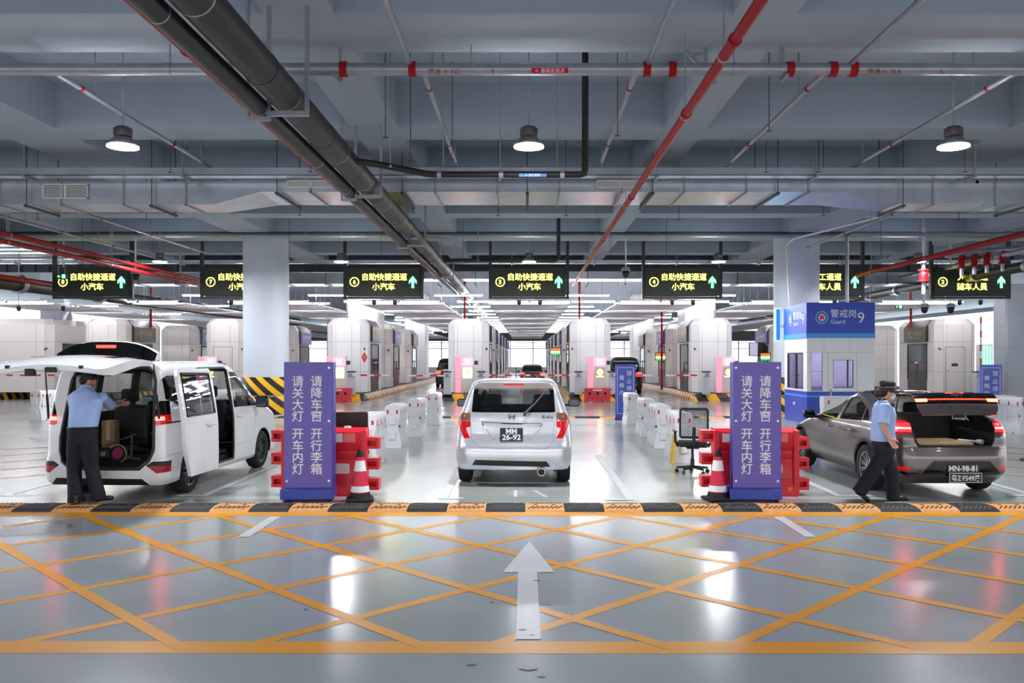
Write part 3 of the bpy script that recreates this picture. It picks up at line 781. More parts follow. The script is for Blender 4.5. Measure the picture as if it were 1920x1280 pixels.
# ================================================================= INSPECTION BOOTHS
def customs_emblem(b, x, z, s, y):
    """crossed key and winged staff"""
    for a in (.7, -.7):
        M = T(x, y, z) @ Matrix.Rotation(a, 4, 'Y')
        box(b, -.05 * s, .05 * s, -.004, 0, -.5 * s, .5 * s, M=M)
        for k in range(3): box(b, -.16 * s, .16 * s, -.005, 0, (.22 + .12 * k) * s, (.27 + .12 * k) * s, M=M)
    lathe(b, [(.12 * s, -.002), (.2 * s, 0)], 14, T(x + .34 * s, y - .002, z - .36 * s) @ Matrix.Rotation(PI / 2, 4, 'X'), capb=False, capt=False)
def booth(x, y, sign, side, label, mtl=None, w=2.0, L=3.6, H=3.42, door=False, badge=False, g='pale inspection booths'):
    """side = +1: window in the +x face, -1: window in the -x face"""
    t = thing('inspection_booth', label, 'booth', (x, y, KZ + .04), 0, g)
    hw, c = w / 2, .30
    mtl = mtl or m_beige
    def octo(hw_, c_, y0_, y1_): return [(-hw_ + c_, y0_), (hw_ - c_, y0_), (hw_, y0_ + c_), (hw_, y1_ - c_), (hw_ - c_, y1_), (-hw_ + c_, y1_), (-hw_, y1_ - c_), (-hw_, y0_ + c_)]
    b = B()
    lv = [(0, 0), (H - .27, 0), (H, .2)]
    rows = [[b.verts.new((px, py, z)) for px, py in octo(hw - d, c, d, L - d)] for z, d in lv]
    for A, C in zip(rows, rows[1:]):
        for j in range(8): b.faces.new((A[j], A[(j + 1) % 8], C[(j + 1) % 8], C[j]))
    b.faces.new(rows[-1]); b.faces.new(rows[0][::-1])
    # panel joints: thin dark strips standing just proud of the skin
    def joint(p, q):
        p, q = Vector(p), Vector(q); tube(b, [p, q], .006, 4, 1)
    zj = 2.35
    o8 = octo(hw, c, 0, L)
    for zz in (zj, .95):
        for j in range(8): joint((*o8[j], zz), (*o8[(j + 1) % 8], zz))
    for xx in (-hw + .45, hw - .7): joint((xx, -.001, 0), (xx, -.001, H - .28))
    for j in (0, 1, 2, 7): joint((*o8[j], 0), (*o8[j], H - .28))
    obj('shell', b, [mtl, m_grey], t)
    s = side; X = s * hw
    def fx(x0, x1): return (min(X + s * x0, X + s * x1), max(X + s * x0, X + s * x1))
    wy0, wy1 = .95, 3.0
    a0, a1 = fx(-.02, .05)
    # window: frame, glass, transaction counter
    b = B()
    box(b, *fx(0, .045), wy0, wy0 + .07, .55, 2.28); box(b, *fx(0, .045), wy1 - .07, wy1, .55, 2.28)
    box(b, *fx(0, .045), wy0, wy1, 2.2, 2.28); box(b, *fx(0, .06), wy0, wy1, 1.32, 1.40); box(b, *fx(0, .045), (wy0 + wy1) / 2 - .03, (wy0 + wy1) / 2 + .03, .55, 1.32)
    wf = obj('window_frame', b, m_dkgrey, t)
    b = B(); box(b, *fx(.012, .02), wy0 + .06, wy1 - .06, .95, 2.22); obj('pane', b, mat('booth_window_dark', (70, 78, 84), .08), wf)
    b = B(); box(b, *fx(.015, .03), wy0 + .04, wy1 - .04, .02, .95); obj('lower_panel', b, m_brown, wf)
    b = B(); text(b, '欢迎光临', .085, T(X + s * .062, (wy0 + wy1) / 2, 1.36, PI / 2 * s), mi=0); obj('ticker_lettering', b, mat('led_orange', (20, 8, 2), .5, emit=(255, 140, 40), es=1.6), wf)
    if sign != 'none':
        # sign box with sloping hood
        sb = m_brown if sign == 'customs' else m_bpurple
        b = B(); box(b, *fx(-.02, .12), .85, 3.2, 2.36, 3.06)
        sg = obj('sign_box', b, sb, t)
        b = B()
        pts = [(.12, 3.06), (-.18, 3.40), (-.3, 3.40), (-.3, 3.06)]
        prism(b, [(X + s * p[0], p[1]) for p in pts], .85, 3.2, 'xz'); obj('hood', b, m_brown, t)
        b = B(); M = T(X + s * .122, 2.02, 2.71, PI / 2 * s)
        if sign == 'customs':
            for f in text(b, '中国海关', .27, M @ T(.25, 0, .07)): pass
            text(b, 'CHINA CUSTOMS', .10, M @ T(.25, 0, -.15))
            n0 = len(b.verts)
            e = B(); customs_emblem(e, 0, 0, .42, 0)
            for v in e.verts: v.co = M @ T(-.52, 0, 0) @ v.co
            me = bpy.data.meshes.new('tmp'); e.to_mesh(me); e.free(); b.from_mesh(me); bpy.data.meshes.remove(me)
            obj('sign_lettering', b, m_gold, sg)
        else:
            text(b, '中国移民管理', .2, M @ T(.2, 0, .07)); text(b, 'CHINA IMMIGRATION', .085, M @ T(.2, 0, -.14))
            lathe(b, [(.12, 0), (.17, .004)], 18, M @ T(-.62, 0, 0) @ Matrix.Rotation(PI / 2, 4, 'X'), capb=False, capt=False)
            text(b, '警', .14, M @ T(-.62, 0, 0))
            obj('sign_lettering', b, m_letter, sg)
    if door:
        b = B()
        for pp, qq in (((-.55, 0), (-.55, 2.1)), ((.35, 0), (.35, 2.1)), ((-.55, 2.1), (.35, 2.1))): tube(b, [(pp[0], -.004, pp[1]), (qq[0], -.004, qq[1])], .008, 4)
        box(b, -.27, .02, -.012, 0, 1.2, 1.34)
        tube(b, [(-.47, -.03, 1.0), (-.47, -.05, 1.0), (-.38, -.05, 1.0)], .012, 6)
        obj('door_trim', b, m_dkgrey, t)
    b = B(); cyl(b, (X * .9, -.1, 2.0), (X * .9, .05, 2.05), .03, n=8); lathe(b, [(.03, -.05), (.05, 0), (.05, .03)], 10, T(X * .9, -.12, 2.0)); obj('bullet_camera', b, m_dkgrey, t)
    if badge:
        b = B(); M = T(s * (hw - c / 2 + .004), c / 2 - .004, 1.62, PI / 4 * s)
        prism(b, [(-.16, 0), (0, -.25), (.16, 0), (0, .25)], -.012, 0)
        for v in b.verts: v.co = M @ v.co
        pb = obj('paper_diamond', b, m_reflred, t)
        b = B(); text(b, '福', .17, M @ T(0, -.014, 0)); obj('diamond_lettering', b, m_gold, pb)
    return t
BL = [(-24.2, 'none', 1, 'large pale booth at the far edge of the hall beside the minivan tailgate', 0),
      (-19.6, 'customs', 1, 'booth with brown gold-lettered customs sign seen above the open minivan tailgate', 0),
      (-13.95, 'imm', 1, 'pale booth with a plain door panel beside the thick column near the minivan', 1),
      (-8.3, 'customs', 1, 'pale booth with a red paper diamond on its corner', 0),
      (-2.65, 'customs', 1, 'pale booth just ahead of the hatchback, beside the slanting black pipes', 0),
      (3.03, 'customs', -1, 'pale booth with the small red barrier at its foot', 0),
      (8.7, 'customs', -1, 'pale booth behind the purple sign beside the grey car', 0),
      (14.37, 'imm', -1, 'pale booth hidden behind the guard booth', 0),
      (20.05, 'customs', -1, 'booth with brown gold-lettered customs sign beyond the capped officer', 1)]
for x, sg, sd, l, d in BL: booth(x, 39.6, sg, sd, l, m_beige2 if abs(x) < 10 else m_beige, door=d, badge=(x == -8.3), w=1.9 if abs(x) < 23 else 4.4, L=4.3)
for x, sg, sd, l, d in BL:
    rows = {4: (47.2, 54.5, 62, 70, 78), 5: (47.2, 54.5, 62, 70, 78), 3: (46.2, 54), 6: (46.2, 54), 7: (46,)}.get(BX.index(x), (48,))
    for k, y in enumerate(rows):
        nth = ('second', 'third', 'fourth', 'fifth', 'sixth')[k]
        where = {4: 'island ahead of the hatchback by the black pipes', 5: 'island with the small red barrier', 3: 'island of the red paper diamond', 6: 'island behind the purple sign by the grey car', 2: 'island behind the thick column by the minivan',
                 1: 'island of the customs booth by the minivan', 0: 'outermost island beside the minivan', 7: 'island hidden by the guard booth', 8: 'island of the customs booth beyond the officer'}[BX.index(x)]
        booth(x, y, 'imm' if k % 2 == 0 else 'customs', sd, '%s booth back on the %s' % (nth, where), m_beige2 if k > 1 else m_beige, L=3.4, g='inspection booths further back')
# service posts / strip lamps on the islands
def kiosk(x, lit, label, strip_side=-1, col=(255, 122, 146)):
    t = thing('lane_kiosk', label, 'kiosk', (x, 38.75, KZ + .04), 0, 'lane kiosks with cross light')
    b = B(); box(b, -.44, .44, 0, .36, 0, 1.66, bev=.02); obj('cabinet', b, m_white, t, auto=30)
    b = B(); box(b, -.40, -.17, -.02, 0, .02, 1.62)
    obj('light_strip', b, mat('strip_light_' + '_'.join(map(str, col)), col, .4, emit=col, es=.8), t)
    b = B()
    for k in range(5): box(b, -.39 + .045 * k, -.385 + .045 * k, -.024, -.02, .03, 1.6)
    obj('strip_grille', b, m_white, t)
    b = B(); box(b, -.12, .40, -.012, 0, 1.22, 1.62); hl = obj('cross_lamp', b, mat('kiosk_head_pink', (250, 200, 214), .4, emit=(255, 170, 190), es=.45), t)
    b = B()
    for a in (PI / 4, -PI / 4): box(b, -.15, .15, -.006, 0, -.03, .03, M=T(.14, -.012, 1.42) @ Matrix.Rotation(a, 4, 'Y'))
    obj('red_cross', b, mat('kiosk_cross', (255, 240, 240), .4, emit=(255, 235, 232), es=3), hl)
    b = B(); box(b, -.06, .36, -.012, 0, .68, 1.16)
    sc = obj('screen', b, mat('kiosk_screen_' + lit, {'white': (250, 245, 225), 'grey': (140, 132, 128)}[lit], .3, emit={'white': (255, 248, 225), 'grey': (150, 140, 136)}[lit], es=1.6 if lit == 'white' else .35), t)
    b = B(); lathe(b, [(.15, 0), (.15, .006)], 20, T(.15, -.012, .95) @ Matrix.Rotation(PI / 2, 4, 'X')); box(b, -.03, .33, -.018, -.012, .71, .78)
    obj('screen_symbol', b, mat('kiosk_symbol', (255, 190, 90), .4, emit=(255, 205, 110), es=2.2), sc)
    b = B(); box(b, .46, .62, .1, .16, 1.28, 1.46); obj('side_plate', b, m_brown, t)
    return t
kiosk(-14.45, 'grey', 'white lane kiosk with cross light between the minivan roof and thick column')
kiosk(-8.6, 'white', 'white lane kiosk with pink strip beside the booth with the paper diamond')
kiosk(-2.78, 'white', 'white lane kiosk with pink strip ahead of the hatchback roof')
kiosk(3.24, 'grey', 'white lane kiosk with pink strip behind the small red barrier under booth front')
kiosk(9.08, 'grey', 'white lane kiosk with pink strip peeking past the purple sign by the grey car')
t = thing('light_column', 'tall column of green strip lights beside the blue no-stopping sign', 'light', (21.0, 38.9, KZ + .04))
b = B(); box(b, -.3, .3, 0, .3, 0, 2.2); obj('cabinet', b, m_white, t)
for k in range(4): b = B(); box(b, -.26 + .14 * k, -.18 + .14 * k, -.02, 0, .05, 2.15); obj('light_strip', b, mat('green_strip', (150, 240, 190), .4, emit=(130, 240, 180), es=1.3), t)
# ================================================================= BARRIER GATES
m_arm = mat('barrier_arm_white', (238, 236, 236), .4)
def gate(x, dirn, length, label, up=False, z0=KZ, y=38.25, arm_z=.86):
    t = thing('barrier_gate', label, 'barrier gate', (x, y, z0), 0, 'lane barrier gates')
    b = B(); box(b, -.16, .16, -.16, .16, 0, .98, bev=.015); box(b, -.17, .17, -.17, .17, .98, 1.04, 1)
    box(b, -.165, .165, -.165, -.16, .80, .815, 1)
    obj('housing', b, [mat('gate_housing', (212, 216, 226), .35), m_dkgrey], t, auto=30)
    M = T(0, -.22, arm_z) @ (Matrix.Rotation(-PI / 2 * 1.0, 4, 'Y') if up else Matrix.Rotation(0 if dirn > 0 else PI, 4, 'Z'))
    b = B(); box(b, -.1, length, -.02, .02, -.035, .035, M=M)
    arm = obj('arm', b, m_arm, t)
    for k in range(int(length / .62)):
        xx = .45 + k * .62; b = B(); box(b, xx, xx + .3, -.022, .022, -.037, .037, M=M); obj('red_band', b, m_reflred, arm)
    b = B(); box(b, -.08, .08, -.07, .05, -.08, .08, M=M); obj('hub', b, m_grey, t)
    return t
gate(-7.8, 1, 1.75, 'barrier gate arm pointing from the booth with the paper diamond')
gate(-3.49, -1, 1.75, 'barrier gate beside the dark car that is behind the white barriers', arm_z=.84)
gate(-1.98, 1, 2.2, 'barrier gate just above the hatchback roof, on the black pipe side')
gate(2.37, -1, 1.9, 'barrier gate just above the hatchback roof, on the small red barrier side')
gate(3.85, 1, 1.85, 'barrier gate behind the blue no-stopping sign near the centre lane')
gate(8.1, -1, 1.85, 'barrier gate whose arm points away from the purple sign by the grey car')
gate(-19.9, -1, 4.1, 'long barrier gate arm beside the raised minivan tailgate')
gate(20.3, 1, 2.6, 'barrier gate with its arm raised upright beyond the officer', up=True)
gate(-19.2, 1, 0.9, 'short barrier gate behind the minivan tailgate strut')
# ================================================================= SIGNAL LAMP BARS ON BOOTHS
def signal(x, y, z, label):
    t = thing('signal_light', label, 'light', (x, y, z))
    b = B(); box(b, -.28, .28, 0, .1, -.22, .22); obj('case', b, m_black, t)
    b = B(); text(b, '欢迎光临', .13, T(0, -.004, .12)); box(b, -.26, .26, -.006, -.002, .05, .055); obj('amber_lettering', b, mat('led_amber', (30, 10, 0), .5, emit=(255, 120, 30), es=2.5), t)
    b = B(); box(b, -.25, .25, -.008, 0, -.1, .01); obj('white_bar', b, mat('led_white', (230, 240, 230), .5, emit=(230, 255, 235), es=2.0), t)
    b = B(); box(b, -.25, .25, -.008, 0, -.2, -.11); obj('green_bar', b, mat('led_green_bar', (10, 60, 20), .5, emit=(40, 190, 80), es=1.2), t)
    b = B(); box(b, -.02, .02, .1, .9, -.02, .02); obj('bracket', b, m_grey, t)
signal(7.38, 46.6, 2.0, 'small amber and green signal lamp on the booth wall above the centre lane side')
signal(13.05, 46.4, 2.0, 'amber and green signal lamp between the purple sign and the pale column')
signal(1.68, 47.8, 2.3, 'tiny amber and green signal lamp on the booth row beside the sedan')
t = thing('hanging_monitor', 'grey monitor box jutting from the booth beside the pale column', 'monitor', (12.8, 47.4, 2.4))
b = B(); box(b, -.35, .55, 0, .2, -.38, .4, bev=.02); obj('case', b, m_dkgrey, t, auto=30)
b = B(); box(b, -.33, .1, -.006, 0, -.34, .36); obj('screen', b, mat('monitor_screen', (150, 140, 170), .2, emit=(170, 160, 190), es=.6), t)
b = B(); box(b, .3, .52, .05, .15, .05, .15); obj('bracket', b, m_grey, t)
# ================================================================= GUARD BOOTH
gx0, gx1, gy0, gy1 = 8.25, 10.22, 25.0, 27.15
t = thing('guard_booth', 'white and blue guard booth numbered 9 beside the thick pale column', 'booth', (gx0, gy0, 0))
gw, gd = gx1 - gx0, gy1 - gy0
m_gblue = mat('guard_blue', (40, 72, 190), .35); m_gcyan = mat('guard_cyan_band', (60, 150, 236), .35); m_gwhite = mat('guard_white', (236, 237, 240), .35)
b = B(); box(b, 0, gw, 0, gd, 0, .95, bev=.01, seg=1); obj('base_skirt', b, m_gblue, t)
b = B(); box(b, -.006, gw + .006, -.006, gd, .78, .84); obj('base_band', b, m_gcyan, t)
def wallpanel(name, pieces, mt): 
    b = B()
    for p in pieces: box(b, *p)
    return obj(name, b, mt, t)
# front wall around two windows, side wall around one; z .95..2.45
wallpanel('front_wall', [(0, .12, 0, .06, .95, 2.1), (.46, .66, 0, .06, .95, 2.1), (.66, gw, 0, .06, .95, 1.06), (.66, .77, 0, .06, 1.06, 2.1), (1.36, gw, 0, .06, 1.06, 2.1), (.77, 1.36, 0, .06, 1.88, 2.1), (0, gw, 0, .06, 2.1, 2.52), (.12, .46, 0, .06, .95, .97)], m_gwhite)
wallpanel('side_wall', [(0, .06, .06, .35, .95, 2.1), (0, .06, 1.85, gd, .95, 2.1), (0, .06, .06, gd, 2.1, 2.52), (0, .06, .35, 1.85, .95, 1.0)], m_gwhite)
wallpanel('back_wall', [(.06, gw, gd - .06, gd, .95, 2.52), (gw - .06, gw, .06, gd - .06, .95, 2.52)], m_gwhite)
b = B()
for xx in (.62, 1.46): box(b, xx - .004, xx + .004, -.004, 0, .96, 2.1)
for xx in (.5, 1.25): box(b, xx - .003, xx + .003, -.003, 0, 2.1, 2.52)
box(b, 0, gw, -.003, 0, 2.1, 2.106)
obj('panel_joint', b, m_grey, t)
gg = glass('guard_glass', (215, 208, 235), .85)
b = B(); box(b, .12, .46, .02, .03, .97, 2.1); w1 = obj('front_window', b, gg, t)
b = B(); box(b, .12, .46, .01, .02, 1.53, 1.545); box(b, .12, .135, .01, .02, .97, 2.1); box(b, .445, .46, .01, .02, .97, 2.1); obj('window_frame', b, m_grey, w1)
b = B(); box(b, .77, 1.36, .02, .03, 1.06, 1.88); w2 = obj('door_window', b, gg, t)
b = B()
for q in ((.77, .785, 1.06, 1.88), (1.345, 1.36, 1.06, 1.88), (.77, 1.36, 1.06, 1.075), (.77, 1.36, 1.865, 1.88), (1.18, 1.22, 1.06, 1.88)): box(b, q[0], q[1], .005, .025, q[2], q[3])
obj('window_frame', b, m_dkgrey, w2)
b = B(); box(b, .02, .03, .35, 1.85, 1.0, 2.1); w3 = obj('side_window', b, gg, t)
b = B()
for q in ((.35, .40, 1.0, 2.1), (1.0, 1.12, 1.0, 2.1), (1.8, 1.85, 1.0, 2.1)): box(b, -.01, .035, q[0], q[1], q[2], q[3])
box(b, -.01, .035, .35, 1.85, 2.05, 2.1); obj('window_frame', b, m_dkgrey, w3)
b = B(); box(b, .68, .72, -.03, 0, .9, 1.02); box(b, .67, .73, -.012, 0, .74, 1.0); obj('door_lock', b, m_steel, t)
b = B(); box(b, -.02, gw + .02, -.02, gd + .02, 2.62, 3.56, bev=.008, seg=1); sgn = obj('sign_fascia', b, m_gblue, t)
b = B(); box(b, -.025, gw + .025, -.025, gd + .025, 2.52, 2.66); obj('fascia_band', b, m_gcyan, t)
def gsign(M, k=1.0):
    b = B(); text(b, '警戒岗', .26, M @ T(.26 * k, -.004, .12), sx=k); text(b, 'Guard', .17, M @ T(.09 * k, -.004, -.12), sx=k); text(b, '9', .44, M @ T(.77 * k, -.004, 0), sx=k)
    obj('fascia_lettering', b, m_letter, sgn)
    b = B(); R = M @ T(-.38 * k, -.006, 0) @ Matrix.Diagonal((k, 1, 1, 1)) @ Matrix.Rotation(PI / 2, 4, 'X')
    lathe(b, [(.19, 0), (.19, .004)], 28, R); e = obj('emblem', b, mat('emblem_sky', (110, 170, 230), .4), sgn)
    b = B(); lathe(b, [(.145, 0), (.145, .008)], 28, R); obj('emblem_ring', b, mat('emblem_navy', (40, 60, 140), .4), e)
    b = B(); lathe(b, [(.11, 0), (.11, .011)], 28, R); obj('emblem_disc', b, mat('emblem_pale', (200, 210, 225), .4), e)
    b = B(); prism(b, [(-.07, -.05), (.07, -.05), (.05, .02), (.075, .06), (.02, .05), (0, .085), (-.02, .05), (-.075, .06), (-.05, .02)], -.018, -.01)
    for v in b.verts: v.co = M @ T(-.38 * k, 0, 0) @ Matrix.Diagonal((k, 1, 1, 1)) @ v.co
    obj('emblem_shield', b, m_reflred, e)
gsign(T(gw / 2 - .18, -.02, 3.12)); gsign(T(-.02, gd / 2 - .0, 3.1, -PI / 2), 1.0)
b = B(); box(b, .6, .75, .5, .6, 2.3, 2.32); box(b, .1, gw - .1, .1, gd - .1, 2.5, 2.52); obj('booth_ceiling', b, m_gwhite, t)
b = B(); box(b, .3, gw - .3, .9, 1.0, 2.44, 2.48); obj('window_fill_light', b, mat('booth_fill_glow', (255, 255, 255), .5, emit=(250, 245, 255), es=14), t)  # emitter added inside so the booth windows look lit, not a known fixture
b = B(); box(b, .1, gw - .1, .9, 1.5, 1.0, 1.06); box(b, .9, 1.2, 1.2, 1.25, 1.06, 1.45); obj('desk', b, m_grey, t)
b = B(); lathe(b, [(.035, 0), (.05, .05), (.03, .1)], 12, T(-.03, 1.05, .5)); obj('wall_bell', b, m_white, t)
t = thing('light_box', 'cyan glowing edge panel standing off the side of the guard booth', 'sign', (8.22, 27.4, 2.5))
b = B(); box(b, -.18, -.04, 0, .1, 0, 1.0); obj('panel', b, m_gcyan, t)
b = B(); box(b, -.2, -.17, -.02, .12, -.02, 1.02); box(b, -.2, -.03, -.02, .12, 1.0, 1.03); box(b, -.2, -.03, -.02, .12, -.03, 0); obj('glow_edge', b, mat('cyan_glow', (120, 230, 255), .4, emit=(90, 225, 255), es=2.5), t)
b = B(); box(b, -.03, .12, -.3, .08, .4, .5); obj('bracket', b, m_grey, t)
pipe('conduit', 'thin pale conduit dropping down the column onto the guard booth roof', 'pipe', [(8.55, 27.6, 3.5), (8.5, 27.8, 5.6), (8.6, 27.4, 5.75), (9.6, 23.0, 5.75)], .03, m_white)
pipe('conduit', 'square steel post rising from the guard booth roof and turning along the hall', 'pipe', [(9.65, 25.6, 3.57), (9.65, 25.6, 5.55), (9.8, 25.6, 5.65), (19, 25.6, 5.65)], .055, m_steel, n=4)
# ================================================================= SPEED HUMPS
def hump(y, x0, x1, seg, label, off=0):
    t = thing('speed_hump', label, 'speed hump', (0, y, 0))
    n = int((x1 - x0) / seg)
    prof = [(-.27, 0), (-.255, .016), (-.17, .036), (-.07, .046), (.07, .046), (.17, .036), (.255, .016), (.27, 0)]
    for i in range(n):
        x = x0 + i * seg
        b = B(); prism(b, prof, x + .004, x + seg - .004, 'yz')
        tan = (i + off) % 2 == 0
        o = obj('rubber_segment', b, m_tan if tan else m_rubber, t)
        b = B()
        for k in range(7):                               # moulded chevron ribs
            xx = x + .07 + k * (seg - .14) / 6
            for s in (-1, 1):
                M = T(xx, s * .155, .031) @ Matrix.Rotation(-s * .21, 4, 'X') @ Matrix.Rotation(s * .7, 4, 'Z')
                box(b, -.008, .008, -.055, .055, 0, .011, M=M)
        for xx in (x + seg * .27, x + seg * .73): lathe(b, [(.026, .04), (.026, .050)], 10, T(xx, 0, 0))
        obj('tread', b, mat('hump_tread_dark', (52, 42, 36), .5) if tan else mat('hump_tread_grey', (92, 90, 94), .5), o)
hump(11.05, -9.0, 9.0, .5, 'long rubber speed hump of black and tan segments crossing in front of the cars')
hump(27.7, -8.0, 8.0, .8, 'distant rubber speed hump crossing behind the rows of white barriers', 1)
# ================================================================= PURPLE TOTEM SIGNS
def totem(x, rz, label):
    t = thing('totem_sign', label, 'sign', (x, 11.55, 0), rz, 'purple instruction signs')
    w, h, z0 = .64, 1.70, .19
    b = B(); box(b, -w / 2, w / 2, -.015, 0, z0, z0 + h, bev=.004, seg=1); p = obj('front_panel', b, m_purple, t)
    b = B(); box(b, -w / 2 + .01, w / 2 + .012, .001, .24, z0 - .02, z0 + h - .005); obj('body', b, mat('sign_body_blue', (58, 62, 150), .4), t)
    for col, (cx, s) in enumerate(((-.135, '请关大灯 开车内灯 '), (.115, '请降车窗 开行李箱 '))):
        z = z0 + 1.44; b = B()
        for ch in s:
            if ch == ' ': z -= .085; obj('lettering', b, m_letter, p); b = B(); continue
            text(b, ch, .16, T(cx, -.0155, z), bold=.002); z -= .157
    for xx in (-w / 2 + .04, w / 2 - .04):
        for zz in (z0 + .09, z0 + h * .53, z0 + h - .08):
            if xx < 0 and zz > 1 and x < 0: continue
            b = B(); lathe(b, [(.017, 0), (.015, .012), (.006, .018)], 12, T(xx, -.015, zz) @ Matrix.Rotation(PI / 2, 4, 'X')); obj('stud', b, m_reflwhite, p)
    b = B(); box(b, -.365, .33, -.06, .34, .035, .175, bev=.008, seg=1); obj('base', b, m_blue, t)
    b = B()
    for xx in (-.3, .27):
        for yy in (0, .28): lathe(b, [(.03, 0), (.03, .036)], 10, T(xx, yy, 0))
    obj('foot', b, m_black, t)
    return t
totem(-2.94, .05, 'tall purple instruction sign beside the minivan bay')
totem(3.13, -.03, 'tall purple instruction sign beside the grey car with raised tailgate')
# ================================================================= RED WATER BARRIERS
def red_barrier(x, label, rz=0.0):
    t = thing('red_barrier', label, 'barrier', (x, 12.15, 0), rz, 'red water-filled barriers')
    b = B()
    W_, D, H = 1.16, .34, .95
    prof = [(-D / 2, 0), (D / 2, 0), (D / 2, .12), (D / 2 - .04, .22), (D / 2 - .05, H - .3), (D / 2 - .02, H - .24), (D / 2 - .02, H - .05), (D / 2 - .06, H), (-D / 2 + .06, H), (-D / 2 + .02, H - .05), (-D / 2 + .02, H - .24), (-D / 2 + .05, H - .3), (-D / 2 + .04, .22), (-D / 2, .12)]
    prism(b, prof, -W_ / 2, W_ / 2, 'yz')
    # recessed window and ribs in the front face
    for xa, xb in ((-.50, -.1), (.1, .50)):
        for z in (.62, .5): box(b, xa, xb, -D / 2 + .02, -D / 2 + .08, z - .02, z + .02)
    for xx in (-.56, .56): box(b, xx - .04, xx + .04, -D / 2 - .005, -D / 2 + .1, .0, H - .02, bev=.01, seg=1)
    for xx in (-.42, .42): prism(b, [(xx - .1, 0), (xx + .1, 0), (xx + .07, .24), (xx - .07, .24)], -D / 2 - .004, -D / 2 + .08)
    obj('body', b, m_redplastic, t, auto=35)
    for s in (-1, 1):
        for k in range(3):
            z = (.66, .37, .08)[k] if s > 0 else (.76, .44, .12)[k]
            b = B(); xx = s * (W_ / 2)
            x0, x1 = sorted((xx, xx + s * .18))
            box(b, x0, x1, -.10, .10, z, z + .045); box(b, x0, x1, -.10, .10, z + .115, z + .16)
            box(b, *sorted((xx + s * .145, xx + s * .177)), -.097, .03, z + .045, z + .115); box(b, *sorted((xx, xx + s * .177)), .03, .097, z + .045, z + .115)
            obj('lug', b, m_redplastic, t)
    for s in (-1, 1):
        b = B(); box(b, s * .28 - .2, s * .28 - .02, -D / 2 + .008, -D / 2 + .018, H - .19, H - .07); obj('white_reflector', b, m_reflwhite, t)
        b = B(); box(b, s * .28 - .02, s * .28 + .16, -D / 2 + .008, -D / 2 + .018, H - .19, H - .07); obj('red_reflector', b, mat('pale_red_reflector', (248, 110, 100), .3), t)
    for s in (-1, 1):
        b = B(); prism(b, rrect(s * .24 - .12, s * .24 + .12, .32, .46, .03), -D / 2 - .001, -D / 2 + .055); obj('hand_slot', b, mat('slot_pale', (240, 214, 204), .5), t)
    b = B(); lathe(b, [(.05, H), (.05, H + .025)], 16, T(0.3, 0, 0)); obj('filler_cap', b, m_reflwhite, t)
    b = B(); lathe(b, [(.035, 0), (.03, .02)], 12, T(.46, -D / 2, .1) @ Matrix.Rotation(PI / 2, 4, 'X')); obj('drain_plug', b, mat('amber_plug', (220, 120, 20), .4), t)
    return t
red_barrier(-2.83, 'red plastic barrier standing behind the purple sign by the minivan')
red_barrier(3.25, 'red plastic barrier standing behind the purple sign by the grey car')
def small_red(x, y, label):
    t = thing('small_red_barrier', label, 'barrier', (x, y, 0), 0, 'small red barriers')
    b = B(); w = .56
    prism(b, [(-w, .0), (-.4, .0), (-.34, .05), (-.2, .05), (-.14, 0), (.14, 0), (.2, .05), (.34, .05), (.4, 0), (w, 0), (w, .5), (w + .06, .52), (w + .06, .6), (.3, .62), (0, .6), (-.3, .62), (-w - .02, .6), (-w, .5)], -.16, .16)
    obj('body', b, mat('coral_barrier_plastic', (232, 62, 72), .4), t)
    b = B(); box(b, -.2, .2, -.165, -.16, .5, .55); obj('white_reflector', b, m_reflwhite, t)
    for xx in (-.34, 0, .34): b = B(); lathe(b, [(.045, 0), (.065, .004)], 14, T(xx, -.16, .38) @ Matrix.Rotation(PI / 2, 4, 'X')); obj('round_hole', b, m_rubber, t)
    for k in range(5):
        b = B(); box(b, -.012, .012, -.012, 0, -.1, .1, M=T(-.4 + .2 * k, -.16, .19) @ Matrix.Rotation(.35, 4, 'Y')); obj('rib', b, mat('dark_coral', (160, 36, 48), .4), t)
small_red(-8.2, 37.4, 'small red barrier by the kiosk next to the purple sign and the paper diamond booth')
small_red(3.15, 37.4, 'small red barrier with three round holes at the nose of the centre island')
# ================================================================= CONES
def cone(x, y, label):
    t = thing('traffic_cone', label, 'cone', (x, y, 0), .2, 'traffic cones')
    b = B(); box(b, -.185, .185, -.185, .185, 0, .05, bev=.03); lathe(b, [(.15, .045), (.135, .10), (.13, .12)], 24, capb=False, capt=False); obj('base', b, m_rubber, t, auto=40)
    def r(z): return .128 - (z - .12) * .158
    b = B(); lathe(b, [(r(.12), .12), (r(.62), .62)], 28); obj('body', b, mat('cone_red', (222, 30, 72), .4), t, auto=50)
    for za, zb in ((.13, .21), (.41, .55)): b = B(); lathe(b, [(r(za) + .003, za), (r(zb) + .003, zb)], 28, capb=False, capt=False); obj('white_band', b, m_reflwhite, t, auto=50)
    b = B(); lathe(b, [(r(.6) + .004, .60), (.036, .67), (.03, .69), (.012, .70)], 16); obj('cap', b, m_black, t, auto=50)
cone(-2.25, 11.62, 'red and white traffic cone beside the purple sign by the minivan')
cone(2.63, 11.66, 'red and white traffic cone beside the purple sign by the grey car')
